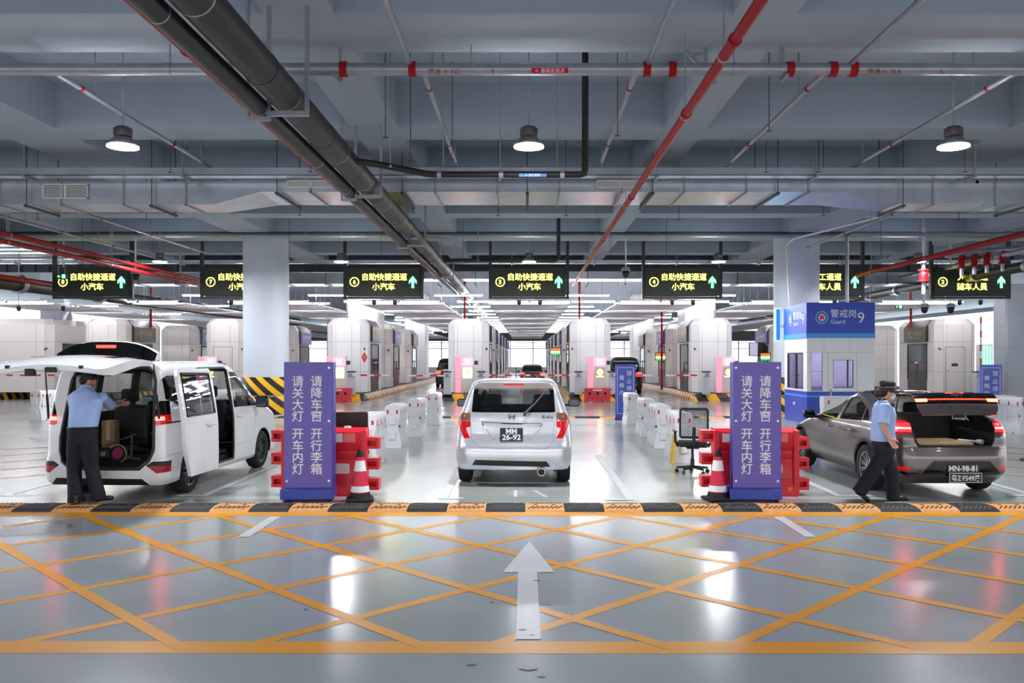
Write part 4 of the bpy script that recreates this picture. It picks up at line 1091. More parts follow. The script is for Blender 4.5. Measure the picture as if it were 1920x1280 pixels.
# ================================================================= WHITE WATER BARRIERS
def white_barrier_proto():
    t = thing('white_barrier', '', 'barrier', (0, 0, 0), 0, 'white water-filled barriers')
    b = B(); L = 1.1
    prof = [(-.19, 0), (.19, 0), (.19, .12), (.165, .25), (.125, .42), (.125, .50), (.155, .64), (.165, .70), (.165, .86), (.13, .92), (-.13, .92), (-.165, .86), (-.165, .70), (-.155, .64), (-.125, .50), (-.125, .42), (-.165, .25), (-.19, .12)]
    prism(b, prof, 0, L, 'xz')
    for z in (.18, .50): box(b, -.07, .07, -.035, .01, z, z + .17, bev=.01, seg=1)
    for z in (.34, .66): box(b, -.10, .10, -.012, .01, z, z + .03)
    for s in (-1, 1):
        for ya, yb in ((.10, .48), (.62, 1.0)):
            x0, x1 = sorted((s * .10, s * .165))
            box(b, x0, x1, ya, ya + .04, .2, .72); box(b, x0, x1, yb - .04, yb, .2, .72)
        box(b, *sorted((s * .1, s * .16)), .1, 1.0, .44, .48)
    obj('body', b, m_whiteplastic, t, auto=35)
    for s in (-1, 1):
        for y in (.1, .5, .95): b = B(); box(b, *sorted((s * .164, s * .170)), y, y + .05, .72, .82); obj('red_reflector', b, m_reflred, t)
        for y in (.28, .8): b = B(); prism(b, [(y - .03, 0), (y + .03, 0), (y, .07)], *sorted((s * .185, s * .193)), 'yz'); obj('drain_notch', b, m_black, t)
    for x in (-.1, .1): b = B(); box(b, x - .02, x + .02, -.004, 0, .74, .82); obj('red_reflector', b, m_reflred, t)
    b = B(); lathe(b, [(.04, .92), (.04, .945)], 14, T(0, .3, 0)); obj('filler_cap', b, m_whiteplastic, t)
    return t
wb = white_barrier_proto()
WB = [(-2.84, 15.3, 0, 'white barrier nearest the black-backed chair, behind the red barrier by the minivan'),
      (-2.86, 18.35, 0, 'second white barrier from the black-backed chair on the minivan side'),
      (-2.74, 21.0, 0, 'third white barrier from the black-backed chair on the minivan side'),
      (-2.64, 24.3, 0, 'last white barrier of the row on the minivan side, farthest from the chair'),
      (2.94, 15.8, 0, 'white barrier with a yellow board, just behind the mesh office chair'),
      (2.96, 18.3, 0, 'second white barrier behind the mesh office chair'),
      (3.04, 21.0, 0, 'third white barrier behind the mesh office chair'),
      (3.06, 24.2, 0, 'last white barrier behind the mesh chair, touching the blue no-stopping sign'),
      (-15.1, 26.3, 0, 'lone white barrier beyond the minivan tail lamp at the hall edge'),
      (-9.3, 27.2, PI / 2, 'white barrier in front of the hazard-striped column by the minivan bonnet'),
      (8.95, 22.6, PI / 2, 'white barrier against the blue skirt of the guard booth'),
      (13.3, 23.2, PI / 2, 'white barrier behind the standing fan'),
      (12.7, 21.6, 0, 'white barrier beside the raised tailgate of the grey car')]
for i, (x, y, rz, l) in enumerate(WB):
    o = wb if i == 0 else dup(wb)
    o.location = (x, y, 0); o.rotation_euler = (0, 0, rz); o['label'] = l
t = thing('yellow_board', 'thin yellow board leaning on the white barrier behind the mesh chair', 'board', (2.70, 15.55, 0))
b = B(); prism(b, [(-.03, 0), (.0, 0), (.06, .52), (.03, .53)], 0, .3); obj('sheet', b, mat('board_yellow', (236, 186, 30), .4), t)
# ================================================================= BLUE NO-STOPPING SIGNS
def nostop(x, y, label, rz=0):
    t = thing('no_stopping_sign', label, 'sign', (x, y, 0), rz, 'blue no-stopping signs')
    w, h = .62, 1.66
    b = B(); box(b, -w / 2, w / 2, 0, .10, .07, .07 + h, bev=.006, seg=1); p = obj('panel', b, mat('nostop_blue', (74, 92, 196), .3), t)
    b = B(); i_ = .05
    for q in ((-w / 2 + i_, -w / 2 + i_ + .012, .2, h - .02), (w / 2 - i_ - .012, w / 2 - i_, .2, h - .02), (-w / 2 + i_, w / 2 - i_, .2, .212), (-w / 2 + i_, w / 2 - i_, h - .032, h - .02)): box(b, q[0], q[1], -.003, 0, q[2], q[3])
    obj('border', b, m_letter, p); b = B()
    for cx, z, s in ((.12, h - .2, '禁止停车'), (-.12, h - .34, '黄格内')):
        for ch in s: text(b, ch, .17, T(cx, -.003, z)); z -= .235
    obj('lettering', b, m_letter, p)
    b = B(); box(b, -w / 2 - .02, w / 2 + .02, -.12, .22, 0, .06); obj('base', b, mat('nostop_base', (60, 66, 120), .4), t)
nostop(3.12, 26.6, 'blue no-stopping sign at the end of the white barrier row in the centre')
nostop(14.3, 26.2, 'blue no-stopping sign rising behind the raised tailgate of the grey car', -.2)
# ================================================================= OFFICE CHAIRS
def chair(x, y, rz, label, mesh_back):
    t = thing('office_chair', label, 'chair', (x, y, 0), rz)
    # local +y is the way the sitter faces
    for k in range(5):
        a = 2 * PI * k / 5 + .3
        b = B(); tube(b, [(0, 0, .11), (.27 * math.cos(a), .27 * math.sin(a), .085)], [.028, .018], 8); lg = obj('leg', b, m_black, t)
        b = B(); M = T(.27 * math.cos(a), .27 * math.sin(a), .03, a + .5) @ Matrix.Rotation(PI / 2, 4, 'X')
        lathe(b, [(.03, -.022), (.03, -.006)], 12, M); lathe(b, [(.03, .006), (.03, .022)], 12, M); cyl(b, (.27 * math.cos(a), .27 * math.sin(a), .03), (.27 * math.cos(a), .27 * math.sin(a), .09), .008, n=6)
        obj('caster', b, m_black, lg)
    b = B(); lathe(b, [(.035, .09), (.035, .24), (.022, .24), (.022, .44)], 14); obj('gas_lift', b, m_dkgrey, t, auto=40)
    b = B(); box(b, -.1, .1, -.12, .12, .42, .46); tube(b, [(.05, .05, .43), (.26, .08, .43)], .008, 6); obj('tilt_mechanism', b, m_black, t)
    b = B(); prism(b, rrect(-.245, .245, -.24, .24, .07), .46, .54, 'xy'); bmesh.ops.bevel(b, geom=[e for e in b.edges if abs(e.verts[0].co.z - e.verts[1].co.z) < 1e-5], offset=.025, segments=3, affect='EDGES'); obj('seat', b, mat('chair_fabric', (26, 26, 28), .8), t, auto=50)
    if mesh_back:
        b = B(); z0, z1 = .62, 1.10
        pts = [(p[0], -.24 - .10 * (p[1] - .6), p[1]) for p in rrect(-.225, .225, z0, z1, .04)]
        tube(b, pts, .018, 8, closed=True); obj('back_frame', b, m_black, t)
        b = B()
        n = 16
        for i in range(n + 1):
            xx = -.22 + .44 * i / n; tube(b, [(xx, -.24 - .10 * (z0 - .6), z0), (xx, -.24 - .10 * (z1 - .6), z1)], .0045, 4)
        for i in range(20):
            zz = z0 + (z1 - z0) * i / 19; yy = -.24 - .1 * (zz - .6); tube(b, [(-.22, yy, zz), (.22, yy, zz)], .0045, 4)
        obj('mesh_back', b, mat('chair_mesh', (58, 60, 66), .7), t)
        for s in (-1, 1):
            b = B(); tube(b, [(s * .25, -.12, .46), (s * .30, -.16, .56), (s * .30, -.14, .70)], .02, 8); box(b, s * .30 - .03, s * .30 + .03, -.22, .10, .70, .725, bev=.01); obj('armrest', b, m_black, t)
    else:
        b = B(); prism(b, rrect(-.25, .25, .66, 1.15, .03), -.02, .02); bmesh.ops.bevel(b, geom=b.edges[:], offset=.006, segments=1, affect='EDGES')
        M = T(0, -.26, 0) @ Matrix.Translation((0, 0, .6)) @ Matrix.Rotation(.12, 4, 'X') @ Matrix.Translation((0, 0, -.6))
        for v in b.verts: v.co = M @ v.co
        obj('backrest', b, mat('chair_leather', (44, 44, 48), .38), t, auto=40)
    b = B(); tube(b, [(0, -.1, .45), (0, -.27, .5), (0, -.285, .8)], .022, 8); obj('back_bar', b, m_black, t)
    return t
chair(-2.62, 12.95, .12, 'office chair with plain black padded back behind the red barrier', False)
chair(2.82, 14.4, -.1, 'black office chair with see-through mesh back beside the purple sign', True)
# ================================================================= STANDING FAN
t = thing('standing_fan', 'tall black industrial fan with round wire guard beside the grey car', 'fan', (9.72, 16.0, 0), .35)
m_fan = mat('fan_wire', (44, 40, 38), .45, .5)
b = B()
for k, rr in enumerate((.1, .19, .28, .36, .42, .45)):
    for s in (-1, 1):
        yy = s * (.11 if rr < .4 else .05); tube(b, [(rr * math.cos(a), yy, 1.1 + rr * math.sin(a)) for a in np.linspace(0, 2 * PI, 36, endpoint=False)], .0045, 5, closed=True)
for k in range(40):
    a = 2 * PI * k / 40
    for s in (-1, 1): tube(b, [(.06 * math.cos(a), s * .12, 1.1 + .06 * math.sin(a)), (.4 * math.cos(a + .3), s * .09, 1.1 + .4 * math.sin(a + .3)), (.455 * math.cos(a + .36), 0, 1.1 + .455 * math.sin(a + .36))], .0035, 4)
obj('wire_guard', b, m_fan, t)
b = B(); cyl(b, (0, -.13, 1.1), (0, .22, 1.1), .07, n=18); obj('motor', b, m_black, t, auto=40)
for k in range(3):
    b = B(); a = 2 * PI * k / 3
    prof = [(.06, -.05), (.2, -.11), (.37, -.1), (.39, .02), (.3, .09), (.12, .06)]
    prism(b, prof, -.004, .004)
    M = T(0, 0, 1.1) @ Matrix.Rotation(a, 4, 'Y') @ Matrix.Rotation(.35, 4, 'X')
    for v in b.verts: v.co = M @ v.co
    obj('blade', b, m_dkgrey, t)
b = B(); cyl(b, (0, .15, .05), (0, .15, 1.05), .025, n=12); obj('pole', b, m_dkgrey, t)
b = B(); lathe(b, [(.28, 0), (.28, .03), (.06, .06)], 28, T(0, .15, 0)); obj('base', b, m_black, t, auto=40)
t = thing('wheel_chock', 'low dark rubber wheel chock on the floor beyond the grey car bumper', 'wheel chock', (7.55, 12.75, 0))
b = B(); prism(b, [(-.12, 0), (.12, 0), (.06, .09), (-.04, .09)], 0, .6, 'yz')
for k in range(4): box(b, .05 + k * .14, .10 + k * .14, -.05, .07, .09, .1)
obj('block', b, m_rubber, t)
# ================================================================= CARS
def pchip(xs, ys, x):
    xs, ys, x = map(lambda a: np.asarray(a, float), (xs, ys, x))
    h = np.diff(xs); d = np.diff(ys) / h
    m = np.zeros(len(xs)); m[0], m[-1] = d[0], d[-1]
    for i in range(1, len(xs) - 1):
        if d[i - 1] * d[i] > 0:
            w1, w2 = 2 * h[i] + h[i - 1], h[i] + 2 * h[i - 1]; m[i] = (w1 + w2) / (w1 / d[i - 1] + w2 / d[i])
    i = np.clip(np.searchsorted(xs, x) - 1, 0, len(h) - 1); t = (x - xs[i]) / h[i]
    return (2 * t**3 - 3 * t**2 + 1) * ys[i] + (t**3 - 2 * t**2 + t) * h[i] * m[i] + (-2 * t**3 + 3 * t**2) * ys[i + 1] + (t**3 - t**2) * h[i] * m[i + 1]

class Shell:
    """a car body built as horizontal slices; windows, lamps and doors are then cut out of it as parts"""
    def __init__(s, keys, dz=.025, nr=24, nc=7, ns=70, nf=12):
        # key rows: z, half width, rear y, front y, corner ax, ay, front corner fx, fy, rear bow, front bow
        K = np.array(keys, float); z0, z1 = K[0, 0], K[-1, 0]
        zs = np.unique(np.concatenate([np.arange(z0, z1, dz), K[:, 0]]))
        zs = zs[np.concatenate([[True], np.diff(zs) > dz * .3])]
        P = [pchip(K[:, 0], K[:, j], zs) for j in range(1, K.shape[1])]
        s.bm = bm = bmesh.new(); rows = []
        for i, z in enumerate(zs):
            w, r, f, ax, ay, fx, fy, bo, fb = [p[i] for p in P]
            pts = []
            xe = w - ax; re = r + bo * (xe / w) ** 2
            for x in np.linspace(-xe, xe, nr): pts.append((x, r + bo * (x / w) ** 2))
            for t in np.linspace(0, PI / 2, nc + 1)[1:]: pts.append((xe + ax * math.sin(t), re + ay * (1 - math.cos(t))))
            xf = w - fx; fe = f - fb * (xf / w) ** 2
            for y in np.linspace(re + ay, fe - fy, ns)[1:]: pts.append((w, y))
            for t in np.linspace(0, PI / 2, nc + 1)[1:]: pts.append((xf + fx * math.cos(t), fe - fy * (1 - math.sin(t))))
            for x in np.linspace(xf, -xf, nf)[1:]: pts.append((x, f - fb * (x / w) ** 2))
            for t in np.linspace(0, PI / 2, nc + 1)[1:]: pts.append((-xf - fx * math.sin(t), fe - fy * (1 - math.cos(t))))
            for y in np.linspace(fe - fy, re + ay, ns)[1:]: pts.append((-w, y))
            for t in np.linspace(0, PI / 2, nc + 1)[1:-1]: pts.append((-xe - ax * math.cos(t), re + ay * (1 - math.sin(t))))
            rows.append([bm.verts.new((x, y, z)) for x, y in pts])
        n = len(rows[0])
        for A, C in zip(rows, rows[1:]):
            for j in range(n): bm.faces.new((A[j], A[(j + 1) % n], C[(j + 1) % n], C[j]))
        bm.faces.new(rows[-1]); s.bottom = [v.co.copy() for v in rows[0]]
        s.lay = bm.faces.layers.int.new('part')
        bm.normal_update()
        s.ids = {'body': 0}; s.bvh()
    def bvh(s): s.tree = BVHTree.FromBMesh(s.bm)
    def hit(s, axis, a, c):
        if axis == 'rear': o, d = Vector((a, -3, c)), Vector((0, 1, 0))
        elif axis == 'front': o, d = Vector((a, 9, c)), Vector((0, -1, 0))
        elif axis == 'right': o, d = Vector((3, a, c)), Vector((-1, 0, 0))
        elif axis == 'left': o, d = Vector((-3, a, c)), Vector((1, 0, 0))
        else: o, d = Vector((a, c, 5)), Vector((0, 0, -1))
        p, nrm, _, _ = s.tree.ray_cast(o, d)
        return (p, nrm) if p is not None else (None, None)
    def arch(s, yc, zc, R):
        bm = s.bm
        def ins(v): return math.hypot(v.co.y - yc, v.co.z - zc) < R and abs(v.co.x) > .45 and (v.co.z > s.bottom[0].z + .03 or abs(v.co.y - yc) < R * .8)
        dele = [f for f in bm.faces if all(ins(v) for v in f.verts)]
        bmesh.ops.delete(bm, geom=dele, context='FACES')
        for v in bm.verts:
            if ins(v):
                dy, dz = v.co.y - yc, v.co.z - zc; L = math.hypot(dy, dz) or 1e-6
                v.co.y, v.co.z = yc + dy / L * R, zc + dz / L * R
                if v.co.z < s.bottom[0].z: v.co.z = s.bottom[0].z
        bm.normal_update()
    def carve(s, name, poly, axis, only=None):
        i = s.ids.setdefault(name, len(s.ids)); bm = s.bm; lay = s.lay
        only_id = None if only is None else s.ids[only]
        A, C = {'rear': (0, 2), 'front': (0, 2), 'right': (1, 2), 'left': (1, 2)}[axis]
        poly = [Vector((p[0], p[1])) for p in poly]
        area = sum(poly[k].x * poly[(k + 1) % len(poly)].y - poly[(k + 1) % len(poly)].x * poly[k].y for k in range(len(poly)))
        if area < 0: poly = poly[::-1]
        a0, a1 = min(p.x for p in poly), max(p.x for p in poly); c0, c1 = min(p.y for p in poly), max(p.y for p in poly)
        def faces():
            out = []
            for f in bm.faces:
                nn = f.normal; cc = f.calc_center_median()
                if axis == 'rear' and not (nn.y < -.08 and cc.y < 2.1): continue
                if axis == 'front' and not (nn.y > .08 and cc.y > 1.6): continue
                if axis == 'right' and not (nn.x > .2 and cc.x > 0): continue
                if axis == 'left' and not (nn.x < -.2 and cc.x < 0): continue
                if only_id is not None and f[lay] != only_id: continue
                aa = [v.co[A] for v in f.verts]; c_ = [v.co[C] for v in f.verts]
                if max(aa) < a0 or min(aa) > a1 or max(c_) < c0 or min(c_) > c1: continue
                out.append(f)
            return out
        for k in range(len(poly)):
            p, q = poly[k], poly[(k + 1) % len(poly)]
            e = q - p; no2 = Vector((e.y, -e.x))
            if e.length < 1e-6: continue
            no = Vector((0, 0, 0)); no[A], no[C] = no2.x, no2.y
            co = Vector((0, 0, 0)); co[A], co[C] = p.x, p.y
            fs = faces()
            if not fs: break
            geom = list(fs) + list({x for f in fs for x in f.edges}) + list({x for f in fs for x in f.verts})
            bmesh.ops.bisect_plane(bm, geom=geom, dist=1e-5, plane_co=co, plane_no=no.normalized())
        bm.normal_update()
        n = 0
        for f in faces():
            m = f.calc_center_median(); pt = Vector((m[A], m[C])); ok = True
            for k in range(len(poly)):
                p, q = poly[k], poly[(k + 1) % len(poly)]
                if (q - p).cross(pt - p) < 0: ok = False; break
            if ok: f[lay] = i; n += 1
        return n
    def faces_of(s, *names):
        k = {s.ids[n] for n in names if n in s.ids}
        return [f for f in s.bm.faces if f[s.lay] in k]
    def part(s, names, M=None, offset=0.0, flip=False, keep=None, solid=0.0):
        names = [names] if isinstance(names, str) else names
        fs = s.faces_of(*names)
        if keep: fs = [f for f in fs if keep(f.calc_center_median())]
        b = bmesh.new(); mp = {}
        for f in fs:
            for v in f.verts:
                if v not in mp: mp[v] = b.verts.new(v.co + v.normal * offset)
        for f in fs:
            vs = [mp[v] for v in f.verts]
            try: b.faces.new(vs[::-1] if flip else vs)
            except ValueError: pass
        if solid:
            b.normal_update()
            bmesh.ops.solidify(b, geom=b.faces[:], thickness=solid)
        if M is not None:
            for v in b.verts: v.co = M @ v.co
        return b
    def drape(s, b, lift=.003):
        for v in b.verts:
            h, nn = s.hit('rear', v.co.x, v.co.z)
            if h is not None: v.co = Vector((v.co.x, h.y - lift, v.co.z))
    def line(s, pts, axis, w=.008, lift=.002, step=.04, b=None):
        """a thin seam lying on the body along a polyline"""
        b = b or bmesh.new(); out = []
        for p, q in zip(pts, pts[1:]):
            n = max(1, int(math.hypot(q[0] - p[0], q[1] - p[1]) / step))
            for k in range(n): out.append((p[0] + (q[0] - p[0]) * k / n, p[1] + (q[1] - p[1]) * k / n))
        out.append(pts[-1]); P = []
        for a, c in out:
            h, nn = s.hit(axis, a, c)
            if h is not None: P.append((h + nn * lift, nn))
        for (p, n1), (q, n2) in zip(P, P[1:]):
            d = (q - p)
            if d.length < 1e-5: continue
            sd = d.normalized().cross(n1).normalized() * w / 2
            f = b.faces.new([b.verts.new(p - sd), b.verts.new(q - sd), b.verts.new(q + sd), b.verts.new(p + sd)])
        return b
    def tubeline(s, pts, axis, r, lift=0.0, closed=False, step=.06, b=None):
        b = b or bmesh.new(); P = []
        src = pts + [pts[0]] if closed else pts
        for p, q in zip(src, src[1:]):
            n = max(1, int(math.hypot(q[0] - p[0], q[1] - p[1]) / step))
            for k in range(n):
                h, nn = s.hit(axis, p[0] + (q[0] - p[0]) * k / n, p[1] + (q[1] - p[1]) * k / n)
                if h is not None: P.append(h + nn * lift)
        if not closed:
            h, nn = s.hit(axis, *src[-1])
            if h is not None: P.append(h + nn * lift)
        if len(P) > 1: tube(b, P, r, 6, closed=closed)
        return b

def paint(name, c, metal=0.0, rough=.22):
    return mat(name, c, rough, metal, coat=.8)
m_tyre = mat('tyre_rubber', (24, 24, 25), .75)
m_rim = mat('alloy_rim', (150, 152, 158), .3, .9)
m_rimdark = mat('alloy_rim_dark', (70, 72, 76), .35, .8)
m_cabin = mat('car_cabin_dark', (34, 32, 33), .7)
m_gloss = mat('gloss_black', (9, 9, 10), .08)
m_trim = mat('car_black_trim', (24, 24, 26), .5)
m_chrome = mat('chrome', (220, 222, 226), .12, 1.0)
m_tailred = mat('tail_lamp_red', (170, 10, 16), .12, emit=(255, 20, 20), es=.12)
m_tailon = mat('tail_lamp_lit', (255, 60, 40), .2, emit=(255, 34, 30), es=26)
m_tailcore = mat('tail_lamp_core', (255, 170, 90), .2, emit=(255, 84, 40), es=18)
m_clearlens = mat('clear_lens', (150, 104, 84), .1, .4)
m_carglass = glass('car_glass_tinted', (212, 218, 216), .86)
m_privacy = glass('car_glass_privacy', (150, 150, 156), .75)
m_plate = mat('black_number_plate', (12, 13, 18), .35)
m_seatf = mat('car_seat_fabric', (44, 43, 46), .8)

def wheels(root, pos, R, wd, spokes, dark=False):
    for x, y in pos:
        sx = 1 if x > 0 else -1
        M = T(x, y, R) @ Matrix.Rotation(sx * PI / 2, 4, 'Y')
        b = B(); h = wd / 2; rr = R * .68
        lathe(b, [(rr, -h), (R * .9, -h), (R * .97, -h * .85), (R, -h * .55), (R, h * .55), (R * .97, h * .85), (R * .9, h), (rr + .012, h), (rr, h - .012), (rr, -h)], 40, M, capb=False, capt=False)
        w = obj('wheel', b, m_tyre, root, auto=40)
        b = B()
        lathe(b, [(rr, h - .012), (rr - .02, h - .02), (rr - .03, h - .07), (rr - .03, -h)], 40, M, capb=False, capt=False)
        lathe(b, [(.0, h - .1), (rr - .02, h - .1)], 40, M, mi=1, capb=False, capt=False)
        lathe(b, [(.05, h - .1), (.055, h - .035), (.03, h - .02), (.0, h - .02)], 20, M, capb=False, capt=False)
        for k in range(spokes):
            a = 2 * PI * k / spokes
            for da in (-.10, .10):
                Mk = M @ Matrix.Rotation(a + da, 4, 'Z')
                vs = [(.03, -.012, h - .05), (rr - .02, -.010, h - .03), (rr - .02, .010, h - .03), (.03, .012, h - .05)]
                lo = [(p[0], p[1] * 1.3, p[2] - .03) for p in vs]
                A = [b.verts.new(Mk @ Vector(p)) for p in vs]; C = [b.verts.new(Mk @ Vector(p)) for p in lo]
                b.faces.new(A)
                for j in range(4): b.faces.new((A[j], C[j], C[(j + 1) % 4], A[(j + 1) % 4]))
        for f in b.faces: pass
        bmesh.ops.recalc_face_normals(b, faces=b.faces)
        obj('rim', b, [m_rimdark if dark else m_rim, m_black], w, auto=40)
        b = B(); Ra = R + .045
        lathe(b, [(Ra, -.16), (Ra, h - .02)], 32, T(x - sx * .0, y, R) @ Matrix.Rotation(sx * PI / 2, 4, 'Y'), capb=False, capt=False)
        lathe(b, [(0, -.16), (Ra, -.16)], 32, T(x, y, R) @ Matrix.Rotation(sx * PI / 2, 4, 'Y'), capb=False, capt=False)
        bmesh.ops.bisect_plane(b, geom=b.verts[:] + b.edges[:] + b.faces[:], plane_co=(0, 0, .2), plane_no=(0, 0, -1), clear_outer=True)
        obj('wheel_arch', b, m_black, root)
def seat(root, x, y, z, w=.5, h=.62, name='seat'):
    b = B(); box(b, x - w / 2, x + w / 2, y, y + .5, z, z + .16, bev=.05)
    box(b, x - w / 2, x + w / 2, y - .06, y + .1, z + .08, z + h, bev=.05)
    s_ = obj(name, b, m_seatf, root, auto=50)
    b = B(); box(b, x - .135, x + .135, y - .1, y + .02, z + h + .05, z + h + .25, bev=.05, seg=3)
    for sx in (-.05, .05): cyl(b, (x + sx, y - .03, z + h - .04), (x + sx, y - .04, z + h + .08), .007, n=6)
    obj('headrest', b, m_seatf, s_, auto=50)
def floorpan(root, hw, L, z=.2):
    b = B(); box(b, -hw, hw, .55, L - .5, z + .0, z + .1); obj('underbody', b, m_black, root)
def mirror(root, x, y, z, body_m, s, w=.2, h=.15):
    b = B(); box(b, x - w / 2, x + w / 2, y - .05, y + .07, z - h / 2, z + h / 2, bev=.04, seg=3); box(b, *sorted((x - s * .16, x - s * .05)), y - .02, y + .04, z - .06, z - .02)
    m = obj('wing_mirror', b, body_m, root, auto=50)
    b = B(); prism(b, rrect(x - w / 2 + .02, x + w / 2 - .02, z - h / 2 + .02, z + h / 2 - .02, .03), y - .056, y - .05); obj('mirror_glass', b, mat('mirror_dark_reflection', (70, 72, 78), .06, 1.0), m)  # dark ceiling reflection put into the mirror colour

# ----------------------------------------------------------------- silver hatchback
silver = paint('silver_car_paint', (206, 209, 216), .55, .28)
def build_hatch():
    root = thing('hatchback', 'silver hatchback seen from behind with black plate MM 26-92', 'car', (-.185, 12.78, 0), -.022)
    K = [(.26, .83, .07, 4.15, .20, .20, .3, .3, .05, .2), (.34, .872, .015, 4.25, .24, .26, .4, .35, .06, .25), (.48, .888, 0, 4.28, .26, .28, .4, .35, .07, .25), (.58, .890, .005, 4.27, .26, .28, .4, .35, .07, .25),
         (.66, .888, .045, 4.2, .24, .28, .4, .35, .07, .3), (.80, .882, .095, 3.95, .20, .28, .4, .35, .08, .3), (.92, .868, .11, 3.55, .18, .28, .4, .3, .08, .3), (1.04, .842, .125, 3.2, .16, .26, .4, .3, .08, .3), (1.13, .812, .15, 3.02, .14, .24, .35, .3, .08, .3),
         (1.30, .748, .225, 2.65, .12, .22, .3, .3, .08, .25), (1.46, .688, .30, 2.25, .10, .20, .3, .3, .08, .2), (1.52, .662, .285, 2.05, .10, .20, .3, .3, .07, .2), (1.565, .63, .27, 1.85, .12, .25, .3, .3, .07, .2), (1.60, .55, .36, 1.6, .2, .3, .3, .3, .07, .2), (1.617, .36, .6, 1.35, .2, .3, .2, .3, .05, .1)]
    s = Shell(K)
    k = 12.95 / 1600
    def E(cx, cy): return ((820 + cx / 5.12 - 961) * k, EYE - (680 + cy / 5.12 - CY) * k)
    s.carve('rear_window', [(-.635, 1.128), (-.60, 1.118), (.60, 1.118), (.635, 1.128), (.615, 1.455), (.58, 1.475), (-.58, 1.475), (-.615, 1.455)], 'rear')
    for sx in (-1, 1):
        n = 'LR'[sx > 0]
        lamp = [(.660, .73), (.725, .715), (.77, .76), (.80, .95), (.79, 1.0), (.655, 1.0)]
        s.carve('lamp_red' + n, [(sx * (x if x < .78 else x + .06), z) for x, z in [(.650, .735), (.745, .725), (.775, .78), (.80, .96), (.80, .985), (.652, .985)]], 'rear')
        s.carve('lamp_clear' + n, [(sx * x, z) for x, z in [(.652, .988), (.845, .988), (.825, 1.06), (.78, 1.108), (.655, 1.112)]], 'rear')
        s.carve('lamp_rev' + n, [(sx * x, z) for x, z in [(.655, .74), (.72, .88), (.655, .90)]], 'rear', only='lamp_red' + n)
        for nm, poly in (('quarter', [(.45, 1.14), (.95, 1.11), (1.0, 1.44), (.62, 1.43)]), ('rear_door', [(1.05, 1.10), (1.9, 1.08), (1.95, 1.46), (1.08, 1.46)]), ('front_door', [(1.98, 1.08), (2.85, 1.07), (2.25, 1.43), (2.03, 1.46)])):
            s.carve('win_' + nm + n, poly, 'right' if sx > 0 else 'left')
    s.carve('windscreen', [(-.66, 1.09), (.66, 1.09), (.54, 1.47), (-.54, 1.47)], 'front')
    s.carve('lower_grille', [E(330, 972), E(362, 920), E(1040, 934), E(1076, 988)], 'rear')
    s.carve('brake_bar', [(-.16, 1.525), (.16, 1.525), (.155, 1.55), (-.155, 1.55)], 'rear')
    s.arch(.74, .315, .36); s.arch(3.42, .315, .36)
    obj('body', s.part('body'), silver, root, auto=40)
    wn = s.part('rear_window'); obj('rear_window', wn, m_carglass, root, smooth=True)
    # black printed border of the glass
    b = s.part('rear_window', offset=.002, keep=lambda c: abs(c.x) > .53 or c.z < 1.15); obj('window_border', b, m_gloss, root, smooth=True)
    for n in 'LR':
        l = obj('tail_lamp', s.part('lamp_red' + n), m_tailred, root, smooth=True)
        obj('clear_lens', s.part('lamp_clear' + n), m_clearlens, l, smooth=True); obj('reversing_lens', s.part('lamp_rev' + n), mat('reversing_lens', (235, 215, 215), .1), l, smooth=True)
        for q in ('quarter', 'rear_door', 'front_door'): obj('side_window', s.part('win_' + q + n), m_carglass, root, smooth=True)
    obj('windscreen', s.part('windscreen'), glass('windscreen_glass', (225, 230, 228), .88), root, smooth=True)
    obj('lower_grille', s.part('lower_grille'), m_trim, root, smooth=True)
    obj('brake_light', s.part('brake_bar'), mat('brake_lamp_red', (200, 16, 40), .2, emit=(255, 20, 40), es=.5), root, smooth=True)
    b = s.part('body', offset=-.03, flip=True, keep=lambda c: c.z > .35); obj('interior_lining', b, m_cabin, root, smooth=True)
    # seams
    b = s.line([E(312, 553), E(700, 562), E(1118, 556)], 'rear', .004); b = s.line([E(312, 553), E(322, 725), E(350, 765), E(400, 800), E(700, 812), E(1030, 815), E(1075, 780), E(1100, 738), E(1118, 556)], 'rear', .007, b=b)
    obj('hatch_seam', b, m_grey, root)
    b = s.line([E(190, 830), E(420, 842), E(1000, 848), E(1240, 836)], 'rear', .006)
    obj('bumper_seam', b, m_grey, root)
    # chrome handle bar and plate recess
    b = s.tubeline([E(420, 570), E(710, 580), E(1000, 582)], 'rear', .013, .008); b2 = s.tubeline([E(420, 575), E(440, 605)], 'rear', .009, .004, b=b); s.tubeline([E(1000, 585), E(980, 612)], 'rear', .009, .004, b=b)
    obj('garnish_bar', b, m_chrome, root, auto=50)
    b = s.tubeline([E(440, 600), E(545, 728)], 'rear', .01, .0); s.tubeline([E(980, 610), E(880, 735)], 'rear', .01, .0, b=b); obj('recess_edge', b, silver, root, smooth=True)
    def yat(x, z): return s.hit('rear', x, z)[0].y
    x, z = E(706, 680); y = min(yat(x + a, z + c) for a in (-.17, 0, .17) for c in (-.1, 0, .1)) - .014
    b = B(); box(b, x - .172, x + .172, y, y + .012, z - .098, z + .098, bev=.003, seg=1); p = obj('number_plate', b, m_plate, root)
    b = B(); text(b, 'MM', .112, T(x, y - .001, z + .046), bold=.0035); text(b, '26-92', .112, T(x, y - .001, z - .042), bold=.0035, sx=1.08); obj('plate_lettering', b, m_letter, p)
    x, z = E(708, 518); y = yat(x, z) - .006
    b = B()
    for sx in (-1, 1): tube(b, [(x + sx * .042, y, z + .04), (x + sx * .028, y, z - .04)], .007, 6)
    tube(b, [(x - .034, y, z), (x + .034, y, z)], .006, 6); tube(b, [(x + .056 * math.cos(a), y + .003, z + .048 * math.sin(a)) for a in np.linspace(0, 2 * PI, 20, endpoint=False)], .003, 5, closed=True)
